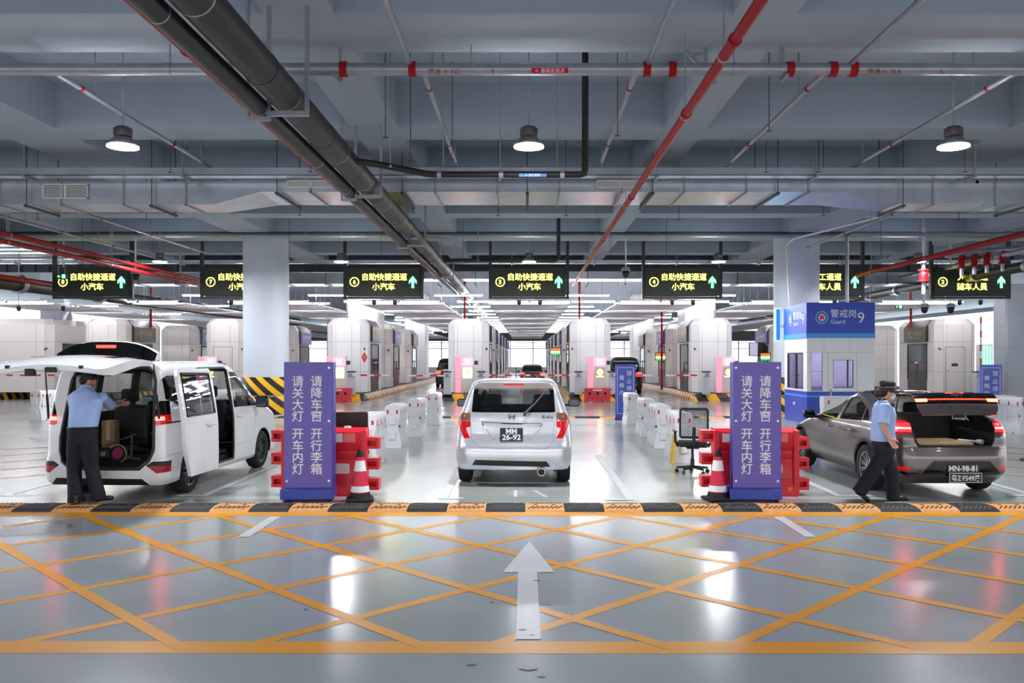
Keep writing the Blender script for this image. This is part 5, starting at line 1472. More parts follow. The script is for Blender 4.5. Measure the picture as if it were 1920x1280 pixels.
    obj('emblem', b, mat('emblem_dark_chrome', (90, 90, 96), .2, .9), root)
    x, z = E(1052, 518); b = B(); text(b, 'Edix', .07, T(x, 0, z), sx=1.5); s.drape(b); obj('model_lettering', b, mat('emblem_dark_chrome', (90, 90, 96)), root)
    x, z = E(990, 1032); b = B(); M = T(x, .03, z) @ Matrix.Rotation(-PI / 2, 4, 'X')
    lathe(b, [(.052, .25), (.07, 0), (.062, -.03), (.05, -.03), (.045, .02)], 24, M, capb=False, capt=False); lathe(b, [(.0, .05), (.046, .05)], 24, M, 1, capb=False, capt=False); obj('exhaust_tip', b, [m_chrome, m_black], root, auto=40)
    P = [E(830, 498), E(930, 390), E(1040, 262)]
    q = [s.hit('rear', *p)[0] for p in P]; b = B(); tube(b, [q[0] + Vector((0, -.03, 0)), q[0] + Vector((0, -.05, .02)), q[1] + Vector((0, -.04, 0)), q[2] + Vector((0, -.03, 0))], [.022, .018, .013, .006], 8); tube(b, [q[1] + Vector((.02, -.02, .0)), q[2] + Vector((.01, -.015, 0))], .006, 6); obj('rear_wiper', b, m_dkgrey, root)
    b = B(); tube(b, [(.03, .6, 1.60), (.03, .5, 1.66), (.03, .42, 1.80)], .006, 6); obj('aerial', b, m_black, root)
    mirror(root, 1.0, 2.55, 1.14, m_trim, 1, .2, .14); mirror(root, -1.0, 2.55, 1.14, m_trim, -1, .2, .14)
    wheels(root, [(-.77, .74), (.77, .74), (-.77, 3.42), (.77, 3.42)], .315, .2, 7)
    floorpan(root, .78, 4.2)
    seat(root, -.38, 1.15, .5, .5, .58, 'rear_seat'); seat(root, .40, 1.15, .45, .5, .56, 'rear_seat')
    seat(root, -.40, 1.95, .45); seat(root, .42, 1.95, .45)
    b = B(); box(b, -.7, .7, 2.95, 3.3, .75, 1.0, bev=.05); obj('dashboard', b, m_cabin, root)
    b = B(); box(b, -.58, .55, .28, .62, 1.06, 1.09); box(b, -.12, .45, .75, .9, .9, 1.2, bev=.03); obj('parcel_shelf', b, m_cabin, root)
    return root
build_hatch()

# ----------------------------------------------------------------- white minivan, tailgate up, sliding door open
white = paint('white_car_paint', (232, 233, 236), 0, .25)
def build_van():
    root = thing('minivan', 'white minivan with its tailgate up and sliding door open', 'car', (-5.72, 11.52, 0), -.052)
    K = [(.22, .81, .07, 4.55, .12, .12, .3, .3, .02, .2), (.30, .855, .015, 4.65, .14, .16, .35, .3, .03, .2), (.48, .866, .0, 4.69, .15, .18, .35, .3, .03, .2), (.57, .866, .03, 4.69, .14, .18, .35, .3, .03, .2), (.66, .865, .055, 4.67, .13, .18, .35, .3, .03, .2),
         (.90, .862, .06, 4.6, .12, .2, .35, .3, .03, .25), (1.02, .856, .065, 4.4, .11, .2, .35, .3, .03, .3), (1.12, .845, .07, 4.05, .11, .2, .35, .3, .03, .3), (1.22, .832, .08, 3.75, .11, .2, .3, .3, .03, .3), (1.5, .785, .115, 3.35, .10, .2, .3, .3, .03, .25),
         (1.74, .74, .16, 2.95, .10, .2, .3, .3, .03, .2), (1.81, .715, .18, 2.8, .11, .2, .3, .3, .03, .2), (1.86, .66, .21, 2.6, .14, .2, .3, .3, .03, .2), (1.89, .5, .32, 2.3, .2, .3, .3, .3, .03, .2), (1.90, .35, .6, 2.0, .2, .3, .2, .3, .02, .1)]
    s = Shell(K)
    k = 11.58 / 1600
    def N(cx, cy): return ((cx / 3.69 - 184.5) * k, EYE - (620 + cy / 3.69 - CY) * k)
    opening = [N(*p) for p in ((500, 258), (955, 262), (1003, 285), (1022, 350), (1028, 500), (1028, 820), (1002, 900), (940, 952), (465, 952), (395, 905), (366, 830), (368, 740), (400, 560), (428, 340), (452, 285))]
    s.carve('opening', opening, 'rear')
    for sx in (-1, 1):
        n = 'LR'[sx > 0]; ax = 'right' if sx > 0 else 'left'
        s.carve('lamp' + n, [(sx * x, z) for x, z in ((.675, 1.05), (.72, 1.03), (.88, 1.05), (.88, 1.33), (.80, 1.36), (.735, 1.36), (.69, 1.2), (.672, 1.12))], 'rear')
        s.carve('reflector' + n, [(sx * x, z) for x, z in ((.60, .495), (.69, .545), (.88, .545), (.88, .40), (.745, .388))], 'rear')
        s.carve('win_quarter' + n, [(.20, 1.38), (.9, 1.15), (1.22, 1.13), (1.22, 1.70), (.30, 1.70), (.22, 1.66)], ax)
        s.carve('door' + n, [(1.30, .62), (1.46, .30), (2.36, .30), (2.36, 1.74), (2.30, 1.79), (1.32, 1.79), (1.26, 1.7), (1.26, .8)], ax)
        s.carve('win_slide' + n, [(1.36, 1.16), (1.40, 1.13), (2.26, 1.13), (2.28, 1.16), (2.25, 1.70), (1.36, 1.72)], ax, only='door' + n)
        s.carve('win_front' + n, [(2.45, 1.14), (3.42, 1.12), (3.38, 1.2), (2.95, 1.62), (2.80, 1.70), (2.45, 1.72)], ax)
        s.carve('side_glass_small' + n, [(3.50, 1.13), (3.70, 1.13), (3.45, 1.3)], ax)
    s.carve('windscreen', [(-.70, 1.2), (.70, 1.2), (.58, 1.75), (-.58, 1.75)], 'front')
    s.carve('lower_trim', [N(305, 1062), N(352, 1016), N(960, 1020), N(1010, 1075), N(305, 1085), ][:4] + [N(1000, 1085), N(310, 1085)], 'rear')
    s.arch(.86, .33, .375); s.arch(3.71, .33, .375)
    obj('body', s.part(['body', 'doorL']), white, root, auto=40)
    b = s.part(['body', 'doorL'], offset=-.035, flip=True, keep=lambda c: c.z > .35); obj('interior_lining', b, m_cabin, root, smooth=True)
    for n in 'LR':
        for q in ('win_quarter', 'win_front', 'side_glass_small') + (('win_slide',) if n == 'L' else ()):
            obj('side_window', s.part(q + n), m_carglass if q == 'win_front' or n == 'L' else m_privacy, root, smooth=True)
        l = obj('tail_lamp', s.part('lamp' + n), m_gloss, root, smooth=True)
        b = s.part('lamp' + n, offset=.004, keep=lambda c: 1.03 < c.z < 1.17); obj('lit_lens', b, m_tailred, l, smooth=True)
        b = s.part('lamp' + n, offset=.007, keep=lambda c: 1.09 < c.z < 1.135 and abs(c.x) < .80); obj('lit_core', b, m_tailon, l, smooth=True)
        l = obj('bumper_reflector', s.part('reflector' + n), m_trim, root, smooth=True)
        b = s.part('reflector' + n, offset=.003, keep=lambda c: .405 < c.z < .475 and abs(c.x) > .66); obj('red_lens', b, mat('reflector_dark_red', (130, 12, 26), .2, emit=(255, 20, 40), es=.05), l, smooth=True)
    obj('windscreen', s.part('windscreen'), MATS['windscreen_glass'], root, smooth=True)
    obj('lower_trim', s.part('lower_trim', offset=.002), m_trim, root, smooth=True)
    # opening: black rubber seal, cargo bay
    b = s.tubeline(opening, 'rear', .022, 0, closed=True); bb = obj('door_seal', b, m_black, root, smooth=True)
    b = B(); box(b, -.74, .74, .1, 2.4, .42, .465); box(b, -.78, -.70, .15, 1.2, .42, 1.1, bev=.03); box(b, .70, .78, .15, 1.2, .42, 1.1, bev=.03); obj('cargo_floor', b, m_cabin, root)
    # open side: sill, pillar, inner black edge
    b = s.tubeline([(1.30, .62), (1.46, .32), (2.36, .32), (2.36, 1.74), (2.30, 1.78), (1.30, 1.78)], 'right', .02); obj('door_seal', b, m_black, root, smooth=True)
    # sliding door pushed out and back
    Md = Matrix.Translation((.22, -1.10, 0))
    d = obj('sliding_door', s.part('doorR', M=Md, solid=.05), white, root, auto=40)
    obj('door_window', s.part('win_slideR', M=Md), m_privacy, d, smooth=True)
    b = s.tubeline([(1.36, 1.14), (2.27, 1.14), (2.25, 1.71), (1.36, 1.73)], 'right', .016, closed=True)
    for v in b.verts: v.co = Md @ v.co
    obj('window_trim', b, m_gloss, d, smooth=True)
    h = s.hit('right', 2.05, .98)[0]; b = B(); tube(b, [Md @ (h + Vector((.0, -.1, 0))), Md @ (h + Vector((.035, -.06, 0))), Md @ (h + Vector((.035, .06, 0))), Md @ (h + Vector((0, .1, 0)))], .016, 8); obj('door_handle', b, white, d, smooth=True)
    h = s.hit('right', 2.62, 1.0)[0]; b = B(); tube(b, [h + Vector((0, -.1, 0)), h + Vector((.035, -.06, 0)), h + Vector((.035, .06, 0)), h + Vector((0, .1, 0))], .016, 8); obj('door_handle', b, white, root, smooth=True)
    b = s.line([(2.42, .3), (2.42, 1.08)], 'right', .008); s.line([(3.32, .72), (3.34, 1.1)], 'right', .008, b=b); s.line([(1.22, .62), (.15, .62)], 'right', .006, b=b); s.line([(2.45, .52), (3.3, .56)], 'right', .006, b=b)
    s.line([(-.83, .6), (-.70, .56)], 'rear', .006, b=b); s.line([(.70, .56), (.83, .6)], 'rear', .006, b=b); obj('panel_seam', b, m_grey, root)
    b = s.tubeline([(.15, 1.06), (1.2, 1.05)], 'right', .012, .004); obj('slide_rail', b, m_black, root, smooth=True)
    mirror(root, 1.0, 3.28, 1.19, m_gloss, 1, .22, .2); mirror(root, -1.0, 3.28, 1.19, m_gloss, -1, .22, .2)
    wheels(root, [(-.745, .86), (.745, .86), (-.745, 3.71), (.745, 3.71)], .33, .205, 10, True)
    floorpan(root, .78, 4.5, .3)
    for x in (-.40, .40): seat(root, x, 2.55, .62); seat(root, x, 1.55, .6, .52, .62)
    b = B(); box(b, -.76, .76, 3.35, 3.9, .8, 1.1, bev=.06); obj('dashboard', b, m_cabin, root)
    b = B(); tube(b, [(-.4 + .18 * math.cos(a), 3.2 + .06 * math.sin(a), 1.12 + .17 * math.sin(a)) for a in np.linspace(0, 2 * PI, 20, endpoint=False)], .016, 6, closed=True); obj('steering_wheel', b, m_cabin, root)
    # tailgate, lifted level with the roof, spoiler now standing up
    b = B()
    hy, hz = .17, 1.865
    secs = [(0, .66, 0, .07), (-.25, .72, .04, .07), (-.6, .765, .06, .09), (-.95, .79, .04, .12), (-1.22, .77, -.01, .12), (-1.34, .70, -.05, .08), (-1.37, .60, -.06, .05)]
    rows = []
    for dy, hw, dz, th in secs:
        row = []
        for t in np.linspace(-1, 1, 13): row.append(b.verts.new((hw * t, hy + dy, hz + dz + .06 * (1 - t * t))))
        for t in np.linspace(1, -1, 13): row.append(b.verts.new((hw * .97 * t, hy + dy, hz + dz - th + .05 * (1 - t * t))))
        rows.append(row)
    for A, C in zip(rows, rows[1:]):
        for j in range(26): b.faces.new((A[j], A[(j + 1) % 26], C[(j + 1) % 26], C[j]))
    b.faces.new(rows[0]); b.faces.new(rows[-1][::-1]); bmesh.ops.recalc_face_normals(b, faces=b.faces)
    g = obj('tailgate', b, white, root, auto=50)
    b = B(); 
    prism(b, [(-.55, -.85), (.55, -.85), (.60, -.3), (-.60, -.3)], 0, .006, 'xy')
    for v in b.verts: v.co = Vector((v.co.x, hy + v.co.y, v.co.z + hz + .085 + .045 * (1 - (v.co.x / .6) ** 2)))
    obj('rear_window', b, m_gloss, g)
    b = B(); n = 15                                        # spoiler: curved blade standing above the hinge
    rows = []
    for t in np.linspace(-1, 1, n):
        x = .70 * t; top = hz + .30 - .16 * abs(t) ** 3; lo = hz + .04
        rows.append([b.verts.new(p) for p in ((x, hy - .10, lo), (x * 1.0, hy - .03, top), (x, hy + .03, top + .01), (x, hy + .10, lo + .02))])
    for A, C in zip(rows, rows[1:]):
        for j in range(4):
            f = b.faces.new((A[j], A[(j + 1) % 4], C[(j + 1) % 4], C[j])); f.material_index = 1 if j == 0 else 0
    b.faces.new(rows[0][::-1]); b.faces.new(rows[-1]); bmesh.ops.recalc_face_normals(b, faces=b.faces)
    sp = obj('spoiler', b, [white, m_gloss], g, auto=50)
    b = B(); box(b, -.135, .135, hy - .075, hy - .03, hz + .215, hz + .255, bev=.008, seg=1); obj('brake_light', b, mat('brake_lamp_lit', (255, 50, 40), .3, emit=(255, 44, 36), es=3), sp)
    b = B(); prism(b, rrect(-.14, .0, -.045, .02, .02), hy - 1.365 - .03, hy - 1.36); 
    for v in b.verts: v.co += Vector((.12, 0, hz - .05))
    obj('pull_handle', b, m_trim, g)
    b = B(); box(b, -.27, -.16, hy - 1.40, hy - 1.33, hz - .14, hz - .05, bev=.01); obj('latch', b, m_trim, g)
    b = B()
    for x in (-.5, .42): box(b, x - .025, x + .025, hy - 1.385, hy - 1.35, hz - .05, hz - .01, bev=.006)
    obj('bump_stop', b, m_trim, g)
    for sx in (-1, 1):
        b = B(); tube(b, [(sx * .77, .05, 1.12), (sx * .76, -.0, 1.45)], .017, 8); tube(b, [(sx * .76, 0, 1.45), (sx * .75, -.06, 1.86)], .009, 8); obj('gas_strut', b, m_black, root)
    return root
build_van()
# cargo lying in the minivan
m_card = mat('cardboard', (176, 140, 100), .7, var=.06)
def cx(label, x, y, z, w, d, h, m, cat='box', name='cardboard_box'):
    t = thing(name, label, cat, (x, y, z), .1)
    b = B(); box(b, -w / 2, w / 2, -d / 2, d / 2, 0, h, bev=.004, seg=1); c_ = obj('carton', b, m, t)
    b = B(); box(b, -.03, .03, -d / 2 - .002, d / 2 + .002, h * .5, h + .002); obj('packing_tape', b, mat('packing_tape', (200, 176, 136), .3), c_)
cx('brown cardboard box standing deep in the minivan luggage bay', -6.10, 12.55, .475, .18, .2, .55, m_card)
t = thing('folded_scooter', 'folded black scooter with pink wheel lying in the minivan luggage bay', 'scooter', (-5.84, 12.0, .475), -.1)
b = B(); lathe(b, [(.09, -.03), (.15, -.03), (.16, 0), (.15, .03), (.09, .03)], 28, T(.16, 0, .16) @ Matrix.Rotation(PI / 2 - .3, 4, 'X'), capb=False, capt=False); w_ = obj('wheel', b, m_tyre, t, auto=40)
b = B(); lathe(b, [(0, .034), (.1, .034)], 24, T(.16, 0, .16) @ Matrix.Rotation(PI / 2 - .3, 4, 'X'), capb=False, capt=False); obj('hub', b, mat('scooter_pink', (150, 30, 84), .6), w_)
b = B(); tube(b, [(.16 + .165 * math.cos(a), -.035 + .0 * a, .16 + .155 * math.sin(a)) for a in np.linspace(-1.2, 2.6, 18)], .006, 6); obj('mudguard', b, mat('scooter_yellow', (220, 210, 120), .5), t)
b = B(); box(b, -.35, .05, -.10, .08, .05, .26, bev=.05); obj('bag', b, mat('bag_black', (16, 16, 18), .6), t, auto=50)
b = B(); text(b, '///', .10, T(-.06, -.108, .16)); text(b, '28', .08, T(-.2, -.108, .19)); obj('bag_lettering', b, m_letter, t)
b = B(); tube(b, [(-.1, .05, .3), (.25, .0, .42), (.5, -.02, .5)], .014, 8); tube(b, [(.42, -.02, .5), (.40, 0, .15), (.3, 0, .05)], .02, 8); tube(b, [(.30, 0, .1), (.55, .05, .05)], .03, 8); obj('handlebar', b, m_dkgrey, t)
t.scale = (.8, .8, .8)
t = thing('folded_trolley', 'dark folded trolley leaning in the corner of the minivan luggage bay', 'trolley', (-6.34, 12.35, .475), 0)
b = B(); tube(b, [(-.2, 0, .03), (-.2, 0, .45), (.1, 0, .45), (.1, 0, .03)], .018, 8); tube(b, [(-.2, 0, .25), (.1, 0, .25)], .012, 8); obj('frame', b, m_dkgrey, t)
for x in (-.2, .1): b = B(); lathe(b, [(.05, -.015), (.05, .015)], 14, T(x, -.03, .05) @ Matrix.Rotation(PI / 2, 4, 'Y')); obj('wheel', b, m_black, t)

# ----------------------------------------------------------------- grey liftback with raised tailgate
greyp = paint('bronze_grey_paint', (100, 92, 92), .75, .3)
def build_lift():
    root = thing('liftback', 'bronze-grey liftback with raised tailgate and plates MN-98-81', 'car', (5.93, 11.72, 0), .022)
    K = [(.20, .76, .16, 4.4, .30, .35, .4, .4, .06, .2), (.30, .84, .04, 4.52, .34, .42, .45, .4, .08, .25), (.42, .882, .0, 4.6, .36, .46, .5, .45, .09, .3), (.55, .890, .0, 4.58, .36, .46, .5, .45, .09, .3), (.66, .889, .015, 4.45, .34, .45, .5, .45, .09, .3),
         (.74, .884, .03, 4.2, .30, .44, .5, .4, .09, .3), (.82, .874, .03, 3.95, .26, .42, .5, .4, .09, .3), (.90, .86, .045, 3.65, .22, .42, .45, .4, .09, .3), (.98, .832, .07, 3.35, .20, .42, .4, .4, .09, .3), (1.06, .79, .13, 3.1, .18, .42, .4, .4, .09, .3),
         (1.10, .765, .30, 2.97, .18, .42, .35, .4, .09, .3), (1.16, .73, .52, 2.80, .16, .42, .3, .4, .09, .3), (1.26, .67, .92, 2.55, .14, .42, .3, .4, .08, .25), (1.34, .615, 1.27, 2.35, .14, .4, .3, .4, .06, .2), (1.385, .57, 1.50, 2.22, .14, .3, .3, .3, .05, .15), (1.42, .44, 1.66, 2.1, .2, .2, .2, .2, .03, .1), (1.43, .3, 1.74, 2.0, .15, .1, .15, .1, .02, .05)]
    s = Shell(K, dz=.02)
    k = 11.8 / 1600
    def R(cx, cy): return ((1480 + cx / 4.364 - 1793) * k, EYE - (680 + cy / 4.364 - CY) * k)
    G = [(-.50, .725), (.50, .725), (.545, .80), (.575, .97), (.575, 1.08), (.56, 1.30), (.50, 1.385), (-.50, 1.385), (-.56, 1.30), (-.575, 1.08), (-.575, .97), (-.545, .80)]
    s.carve('gate', G, 'rear')
    for nm, za, zb in (('gate_panel', .70, .885), ('gate_low_black', .885, .912), ('gate_bar', .912, .968), ('gate_spoiler', .968, 1.085), ('gate_glass', 1.085, 1.33)):
        wv = .6 if nm != 'gate_glass' else .47
        s.carve(nm, [(-wv, za), (wv, za), (wv, zb), (-wv, zb)], 'rear', only='gate')
    s.carve('gate_brake', [(-.13, 1.045), (.13, 1.045), (.12, 1.07), (-.12, 1.07)], 'rear', only='gate_spoiler')
    for sx in (-1, 1):
        n = 'LR'[sx > 0]; ax = 'right' if sx > 0 else 'left'
        s.carve('lamp' + n, [(sx * x, z) for x, z in ((.585, .90), (.88, .885), (.88, .96), (.82, 1.02), (.70, 1.07), (.60, 1.08), (.585, .99))], 'rear')
        s.carve('lampfoot' + n, [(sx * x, z) for x, z in ((.845, .70), (.87, .70), (.89, .80), (.89, .884), (.80, .892))], 'rear')
        s.carve('refl' + n, [(sx * x, z) for x, z in ((.63, .385), (.63, .43), (.90, .455), (.90, .40))], 'rear')
        s.carve('win_front' + n, [(2.12, .96), (3.22, .93), (3.16, .97), (2.55, 1.26), (2.12, 1.33)], ax)
        s.carve('win_rear' + n, [(1.20, 1.00), (2.02, .97), (2.02, 1.325), (1.72, 1.325), (1.30, 1.20)], ax)
        s.carve('door_black' + n, [(.95, 1.02), (1.17, 1.0), (1.26, 1.19), (1.15, 1.16)], ax)
    s.carve('windscreen', [(-.70, .97), (.70, .97), (.52, 1.36), (-.52, 1.36)], 'front')
    s.carve('diffuser', [R(1062, 912), R(1180, 800), R(1640, 800), R(1762, 912)], 'rear')
    s.carve('lower_lip', [(-.80, .335), (.80, .335), (.80, .365), (-.80, .365)], 'rear')
    s.arch(.93, .335, .385); s.arch(3.68, .335, .385)
    obj('body', s.part('body'), greyp, root, auto=40)
    b = s.part('body', offset=-.03, flip=True, keep=lambda c: c.z > .32); obj('interior_lining', b, m_cabin, root, smooth=True)
    obj('roof_panel', s.part('body', offset=.0015, keep=lambda c: c.z > 1.405), m_gloss, root, smooth=True)
    for n in 'LR':
        l = obj('tail_lamp', s.part('lamp' + n), m_tailred, root, smooth=True)
        obj('lit_lens', s.part('lamp' + n, offset=.004, keep=lambda c: .96 < c.z < .99 and .60 < abs(c.x) < .77), m_tailcore, l, smooth=True)
        obj('lit_edge', s.part('lamp' + n, offset=.002, keep=lambda c: .915 < c.z < 1.03 and abs(c.x) < .83), mat('tail_lamp_glow', (230, 20, 24), .2, emit=(255, 20, 30), es=5), l, smooth=True)
        obj('lamp_foot', s.part('lampfoot' + n), m_gloss, root, smooth=True)
        obj('bumper_reflector', s.part('refl' + n, offset=.002), mat('reflector_red', (170, 12, 22), .2, emit=(255, 20, 30), es=.2), root, smooth=True)
        for q in ('win_front', 'win_rear'): obj('side_window', s.part(q + n), m_carglass, root, smooth=True)
        obj('door_trim', s.part('door_black' + n), m_gloss, root, smooth=True)
    obj('windscreen', s.part('windscreen'), MATS['windscreen_glass'], root, smooth=True)
    obj('diffuser', s.part('diffuser', offset=.001), m_gloss, root, smooth=True); obj('lower_lip', s.part('lower_lip', offset=.002), m_gloss, root, smooth=True)
    b = s.tubeline([R(1062, 912), R(1180, 800), R(1640, 800), R(1762, 912)], 'rear', .008, .002); obj('diffuser_edge', b, greyp, root, smooth=True)
    b = s.tubeline(G, 'rear', .016, 0, closed=True); obj('boot_seal', b, m_black, root, smooth=True)
    b = s.line([(-.57, .74), (-.62, .70), (-.75, .68)], 'rear', .006); s.line([(.57, .74), (.62, .70), (.75, .68)], 'rear', .006, b=b)
    s.line([(1.15, .36), (1.18, .7), (1.08, .98)], 'left', .007, b=b); s.line([(2.08, .32), (2.07, .95)], 'left', .007, b=b); s.line([(3.22, .36), (3.25, .9)], 'left', .007, b=b); obj('panel_seam', b, m_dkgrey, root)
    for y in (1.42, 2.32):
        h = s.hit('left', y, .84)[0]; b = B(); tube(b, [h + Vector((0, -.1, 0)), h + Vector((-.03, -.07, 0)), h + Vector((-.03, .07, 0)), h + Vector((0, .1, 0))], .014, 8); obj('door_handle', b, greyp, root, smooth=True)
    for yc in (.93, 3.68):
        for sx, ax in ((-1, 'left'), (1, 'right')):
            pts = [(yc + .40 * math.cos(a), .335 + .40 * math.sin(a)) for a in np.linspace(-.25, PI + .25, 22)]
            b = s.line(pts, ax, .05, .003, step=.2); obj('arch_trim', b, m_trim, root, smooth=True)
    # tailgate swung up about the roof edge
    hp = Vector((0, 1.52, 1.39)); Mg = Matrix.Translation(hp) @ Matrix.Rotation(-.285, 4, 'X') @ Matrix.Translation(-hp)
    g = obj('tailgate', s.part(['gate_panel'], M=Mg, solid=.03), greyp, root, auto=50)
    obj('tailgate_frame', s.part('gate', M=Mg, solid=.02), m_gloss, g, auto=50)
    obj('black_band', s.part('gate_low_black', M=Mg), m_gloss, g, smooth=True)
    obj('bar_housing', s.part('gate_bar', M=Mg), m_gloss, g, smooth=True)
    obj('light_bar', s.part('gate_bar', M=Mg @ Matrix.Translation((0, -.004, 0)), keep=lambda c: .932 < c.z < .956 or abs(c.x) > .40), mat('light_bar_lit', (255, 50, 30), .2, emit=(255, 44, 26), es=2.6), g, smooth=True)
    obj('bar_end', s.part('gate_bar', M=Mg @ Matrix.Translation((0, -.007, 0)), keep=lambda c: abs(c.x) > .42 and .925 < c.z < .96), m_tailcore, g, smooth=True)
    obj('spoiler', s.part('gate_spoiler', M=Mg, solid=.03), m_gloss, g, auto=50)
    obj('brake_light', s.part('gate_brake', M=Mg @ Matrix.Translation((0, -.004, 0))), mat('brake_lamp_lit', (255, 50, 40)), g, smooth=True)
    obj('rear_window', s.part('gate_glass', M=Mg), m_privacy, g, smooth=True)
    b = B(); y_ = s.hit('rear', 0, .82)[0].y
    for i, ch in enumerate('PRIUS'): xx = (-.26, -.13, 0, .13, .26)[i]; text(b, ch, .06, T(xx, 0, .825), sx=1.5)
    s.drape(b)
    for v in b.verts: v.co = Mg @ v.co
    obj('model_lettering', b, mat('lettering_dark_chrome', (60, 58, 60), .3, .6), g)
    b = B(); Me = Mg @ T(0, s.hit('rear', 0, 1.01)[0].y - .006, 1.01)
    for rx_, rz_, dz in ((.075, .048, 0), (.02, .046, 0), (.05, .02, .015)):
        tube(b, [Me @ Vector((rx_ * math.cos(a), 0, dz + rz_ * math.sin(a))) for a in np.linspace(0, 2 * PI, 24, endpoint=False)], .005, 5, closed=True)
    obj('emblem', b, m_chrome, g)
    b = B(); box(b, -.06, .06, .05, .13, .70, .75, M=Mg); obj('latch', b, m_black, g)
    for sx in (-1, 1):
        b = B(); tube(b, [(sx * .6, .62, 1.02), (sx * .56, .55, 1.36)], .012, 8); obj('gas_strut', b, m_black, root)
    # plates
    x, z = R(1415, 857); y = min(s.hit('rear', x + a, z + c)[0].y for a in (-.22, 0, .22) for c in (-.13, -.06, 0, .06)) - .012
    b = B(); box(b, x - .22, x + .22, y, y + .03, z - .058, z + .058); p = obj('number_plate', b, m_plate, root)
    b = B(); text(b, 'MN-98-81', .105, T(x, y - .001, z), bold=.003, sx=.94); obj('plate_lettering', b, m_letter, p)
    x, z = R(1430, 933); y -= .008
    b = B(); box(b, x - .232, x + .232, y, y + .02, z - .07, z + .07); p = obj('number_plate', b, m_plate, root)
    b = B(); text(b, '粤Z·F549澳', .095, T(x, y - .001, z), bold=.0015, sx=.86)
    for q in ((-.227, .227, .060, .066), (-.227, .227, -.066, -.06), (-.227, -.221, -.066, .066), (.221, .227, -.066, .066)): box(b, x + q[0], x + q[1], y - .002, y, z + q[2], z + q[3])
    obj('plate_lettering', b, m_letter, p)
    wheels(root, [(-.79, .93), (.79, .93), (-.79, 3.68), (.79, 3.68)], .335, .2, 10)
    mirror(root, -.98, 2.98, .98, m_gloss, -1, .2, .14); mirror(root, .98, 2.98, .98, m_gloss, 1, .2, .14)
    floorpan(root, .72, 4.3)
    b = B(); box(b, -.55, .55, .14, 1.3, .66, .70); box(b, -.72, -.60, .2, 1.2, .62, .9, bev=.03); box(b, .60, .72, .2, 1.2, .62, .9, bev=.03); box(b, -.6, .6, 1.25, 1.35, .66, 1.12, bev=.03); obj('boot_floor', b, m_cabin, root)
    for x in (-.38, .38): seat(root, x, 1.42, .38, .52, .62, 'rear_seat'); seat(root, x, 2.15, .36)
    b = B(); box(b, -.7, .7, 3.0, 3.4, .65, .88, bev=.05); obj('dashboard', b, m_cabin, root)
    return root
build_lift()
t = thing('wooden_board', 'pale wooden board lying on the boot floor of the grey car', 'board', (5.88, 12.25, .705), .02)
b = B(); box(b, -.45, .40, -.3, .42, 0, .05, bev=.004, seg=1); obj('slab', b, mat('pale_wood', (206, 178, 132), .5, var=.08, scale=6), t)
t = thing('torch', 'white cylindrical torch lying beside the board in the grey car boot', 'torch', (6.38, 12.12, .73), .5)
b = B(); tube(b, [(0, .25, .03), (0, -.02, .03), (0, -.04, .03), (0, -.12, .03)], [.018, .018, .032, .036], 12); obj('tube', b, m_white, t, auto=40)

# ----------------------------------------------------------------- dark cars far down the lanes
def far_car(name, label, x, y, H, hw, L, suv, rz=0.0):
    root = thing(name, label, 'car', (x, y, 0), rz)
    bt = H * .6
    K = [(.22, hw * .93, .06, L - .1, .15, .2, .3, .3, .04, .2), (.4, hw, 0, L, .18, .25, .3, .3, .05, .2), (bt * .75, hw, .03, L - .1, .16, .25, .3, .3, .05, .2), (bt * .95, hw * .97, .06, L - (1.0 if suv else .9), .15, .25, .3, .3, .05, .2), (bt, hw * .93, .08 if suv else .5, L - 1.25, .14, .25, .3, .3, .05, .2),
         (H * .93, hw * .74, .25 if suv else 1.15, L - 2.0, .1, .2, .2, .2, .05, .2), (H * .985, hw * .62, .35 if suv else 1.35, L - 2.2, .12, .2, .2, .2, .05, .1), (H, hw * .4, .7 if suv else 1.6, L - 2.5, .1, .1, .1, .1, .02, .1)]
    s = Shell(K, dz=.06, nr=12, nc=4, ns=30, nf=8)
    za, zb = bt * 1.03, H * .92
    s.carve('rear_window', [(-hw * .78, za), (hw * .78, za), (hw * .62, zb), (-hw * .62, zb)], 'rear')
    s.carve('windscreen', [(-hw * .78, za), (hw * .78, za), (hw * .62, zb), (-hw * .62, zb)], 'front')
    for sx in (-1, 1): s.carve('lamp' + 'LR'[sx > 0], [(sx * hw * .62, bt * .78), (sx * hw, bt * .78), (sx * hw, bt * .97), (sx * hw * .62, bt * .95)], 'rear')
    s.arch(.85, .32, .37); s.arch(L - .95, .32, .37)
    dk = paint('dark_car_paint', (16, 15, 17), 0, .15)
    obj('body', s.part('body'), dk, root, auto=40)
    obj('rear_window', s.part('rear_window'), m_gloss, root, smooth=True); obj('windscreen', s.part('windscreen'), m_gloss, root, smooth=True)
    for n in 'LR':
        l = obj('tail_lamp', s.part('lamp' + n, offset=.003), mat('tail_lamp_far', (230, 40, 30), .2, emit=(255, 50, 40), es=4), root, smooth=True)
    y0 = s.hit('rear', 0, bt * .7)[0].y - .02
    b = B(); box(b, -.2, .2, y0, y0 + .03, bt * .62, bt * .75); p = obj('number_plate', b, m_plate, root)
    b = B(); text(b, '8-8' if suv else '77-7', .1, T(0, y0 - .001, bt * .685), bold=.004); obj('plate_lettering', b, m_letter, p)
    wheels(root, [(-hw + .1, .85), (hw - .1, .85), (-hw + .1, L - .95), (hw - .1, L - .95)], .32, .2, 6, True)
    mirror(root, -hw - .12, L - 2.0, bt * 1.05, dk, -1); mirror(root, hw + .12, L - 2.0, bt * 1.05, dk, 1); floorpan(root, hw * .9, L)
    b = B(); box(b, -hw * .85, hw * .85, .3, L - .8, .3, bt * .9); obj('cabin_floor', b, m_cabin, root)
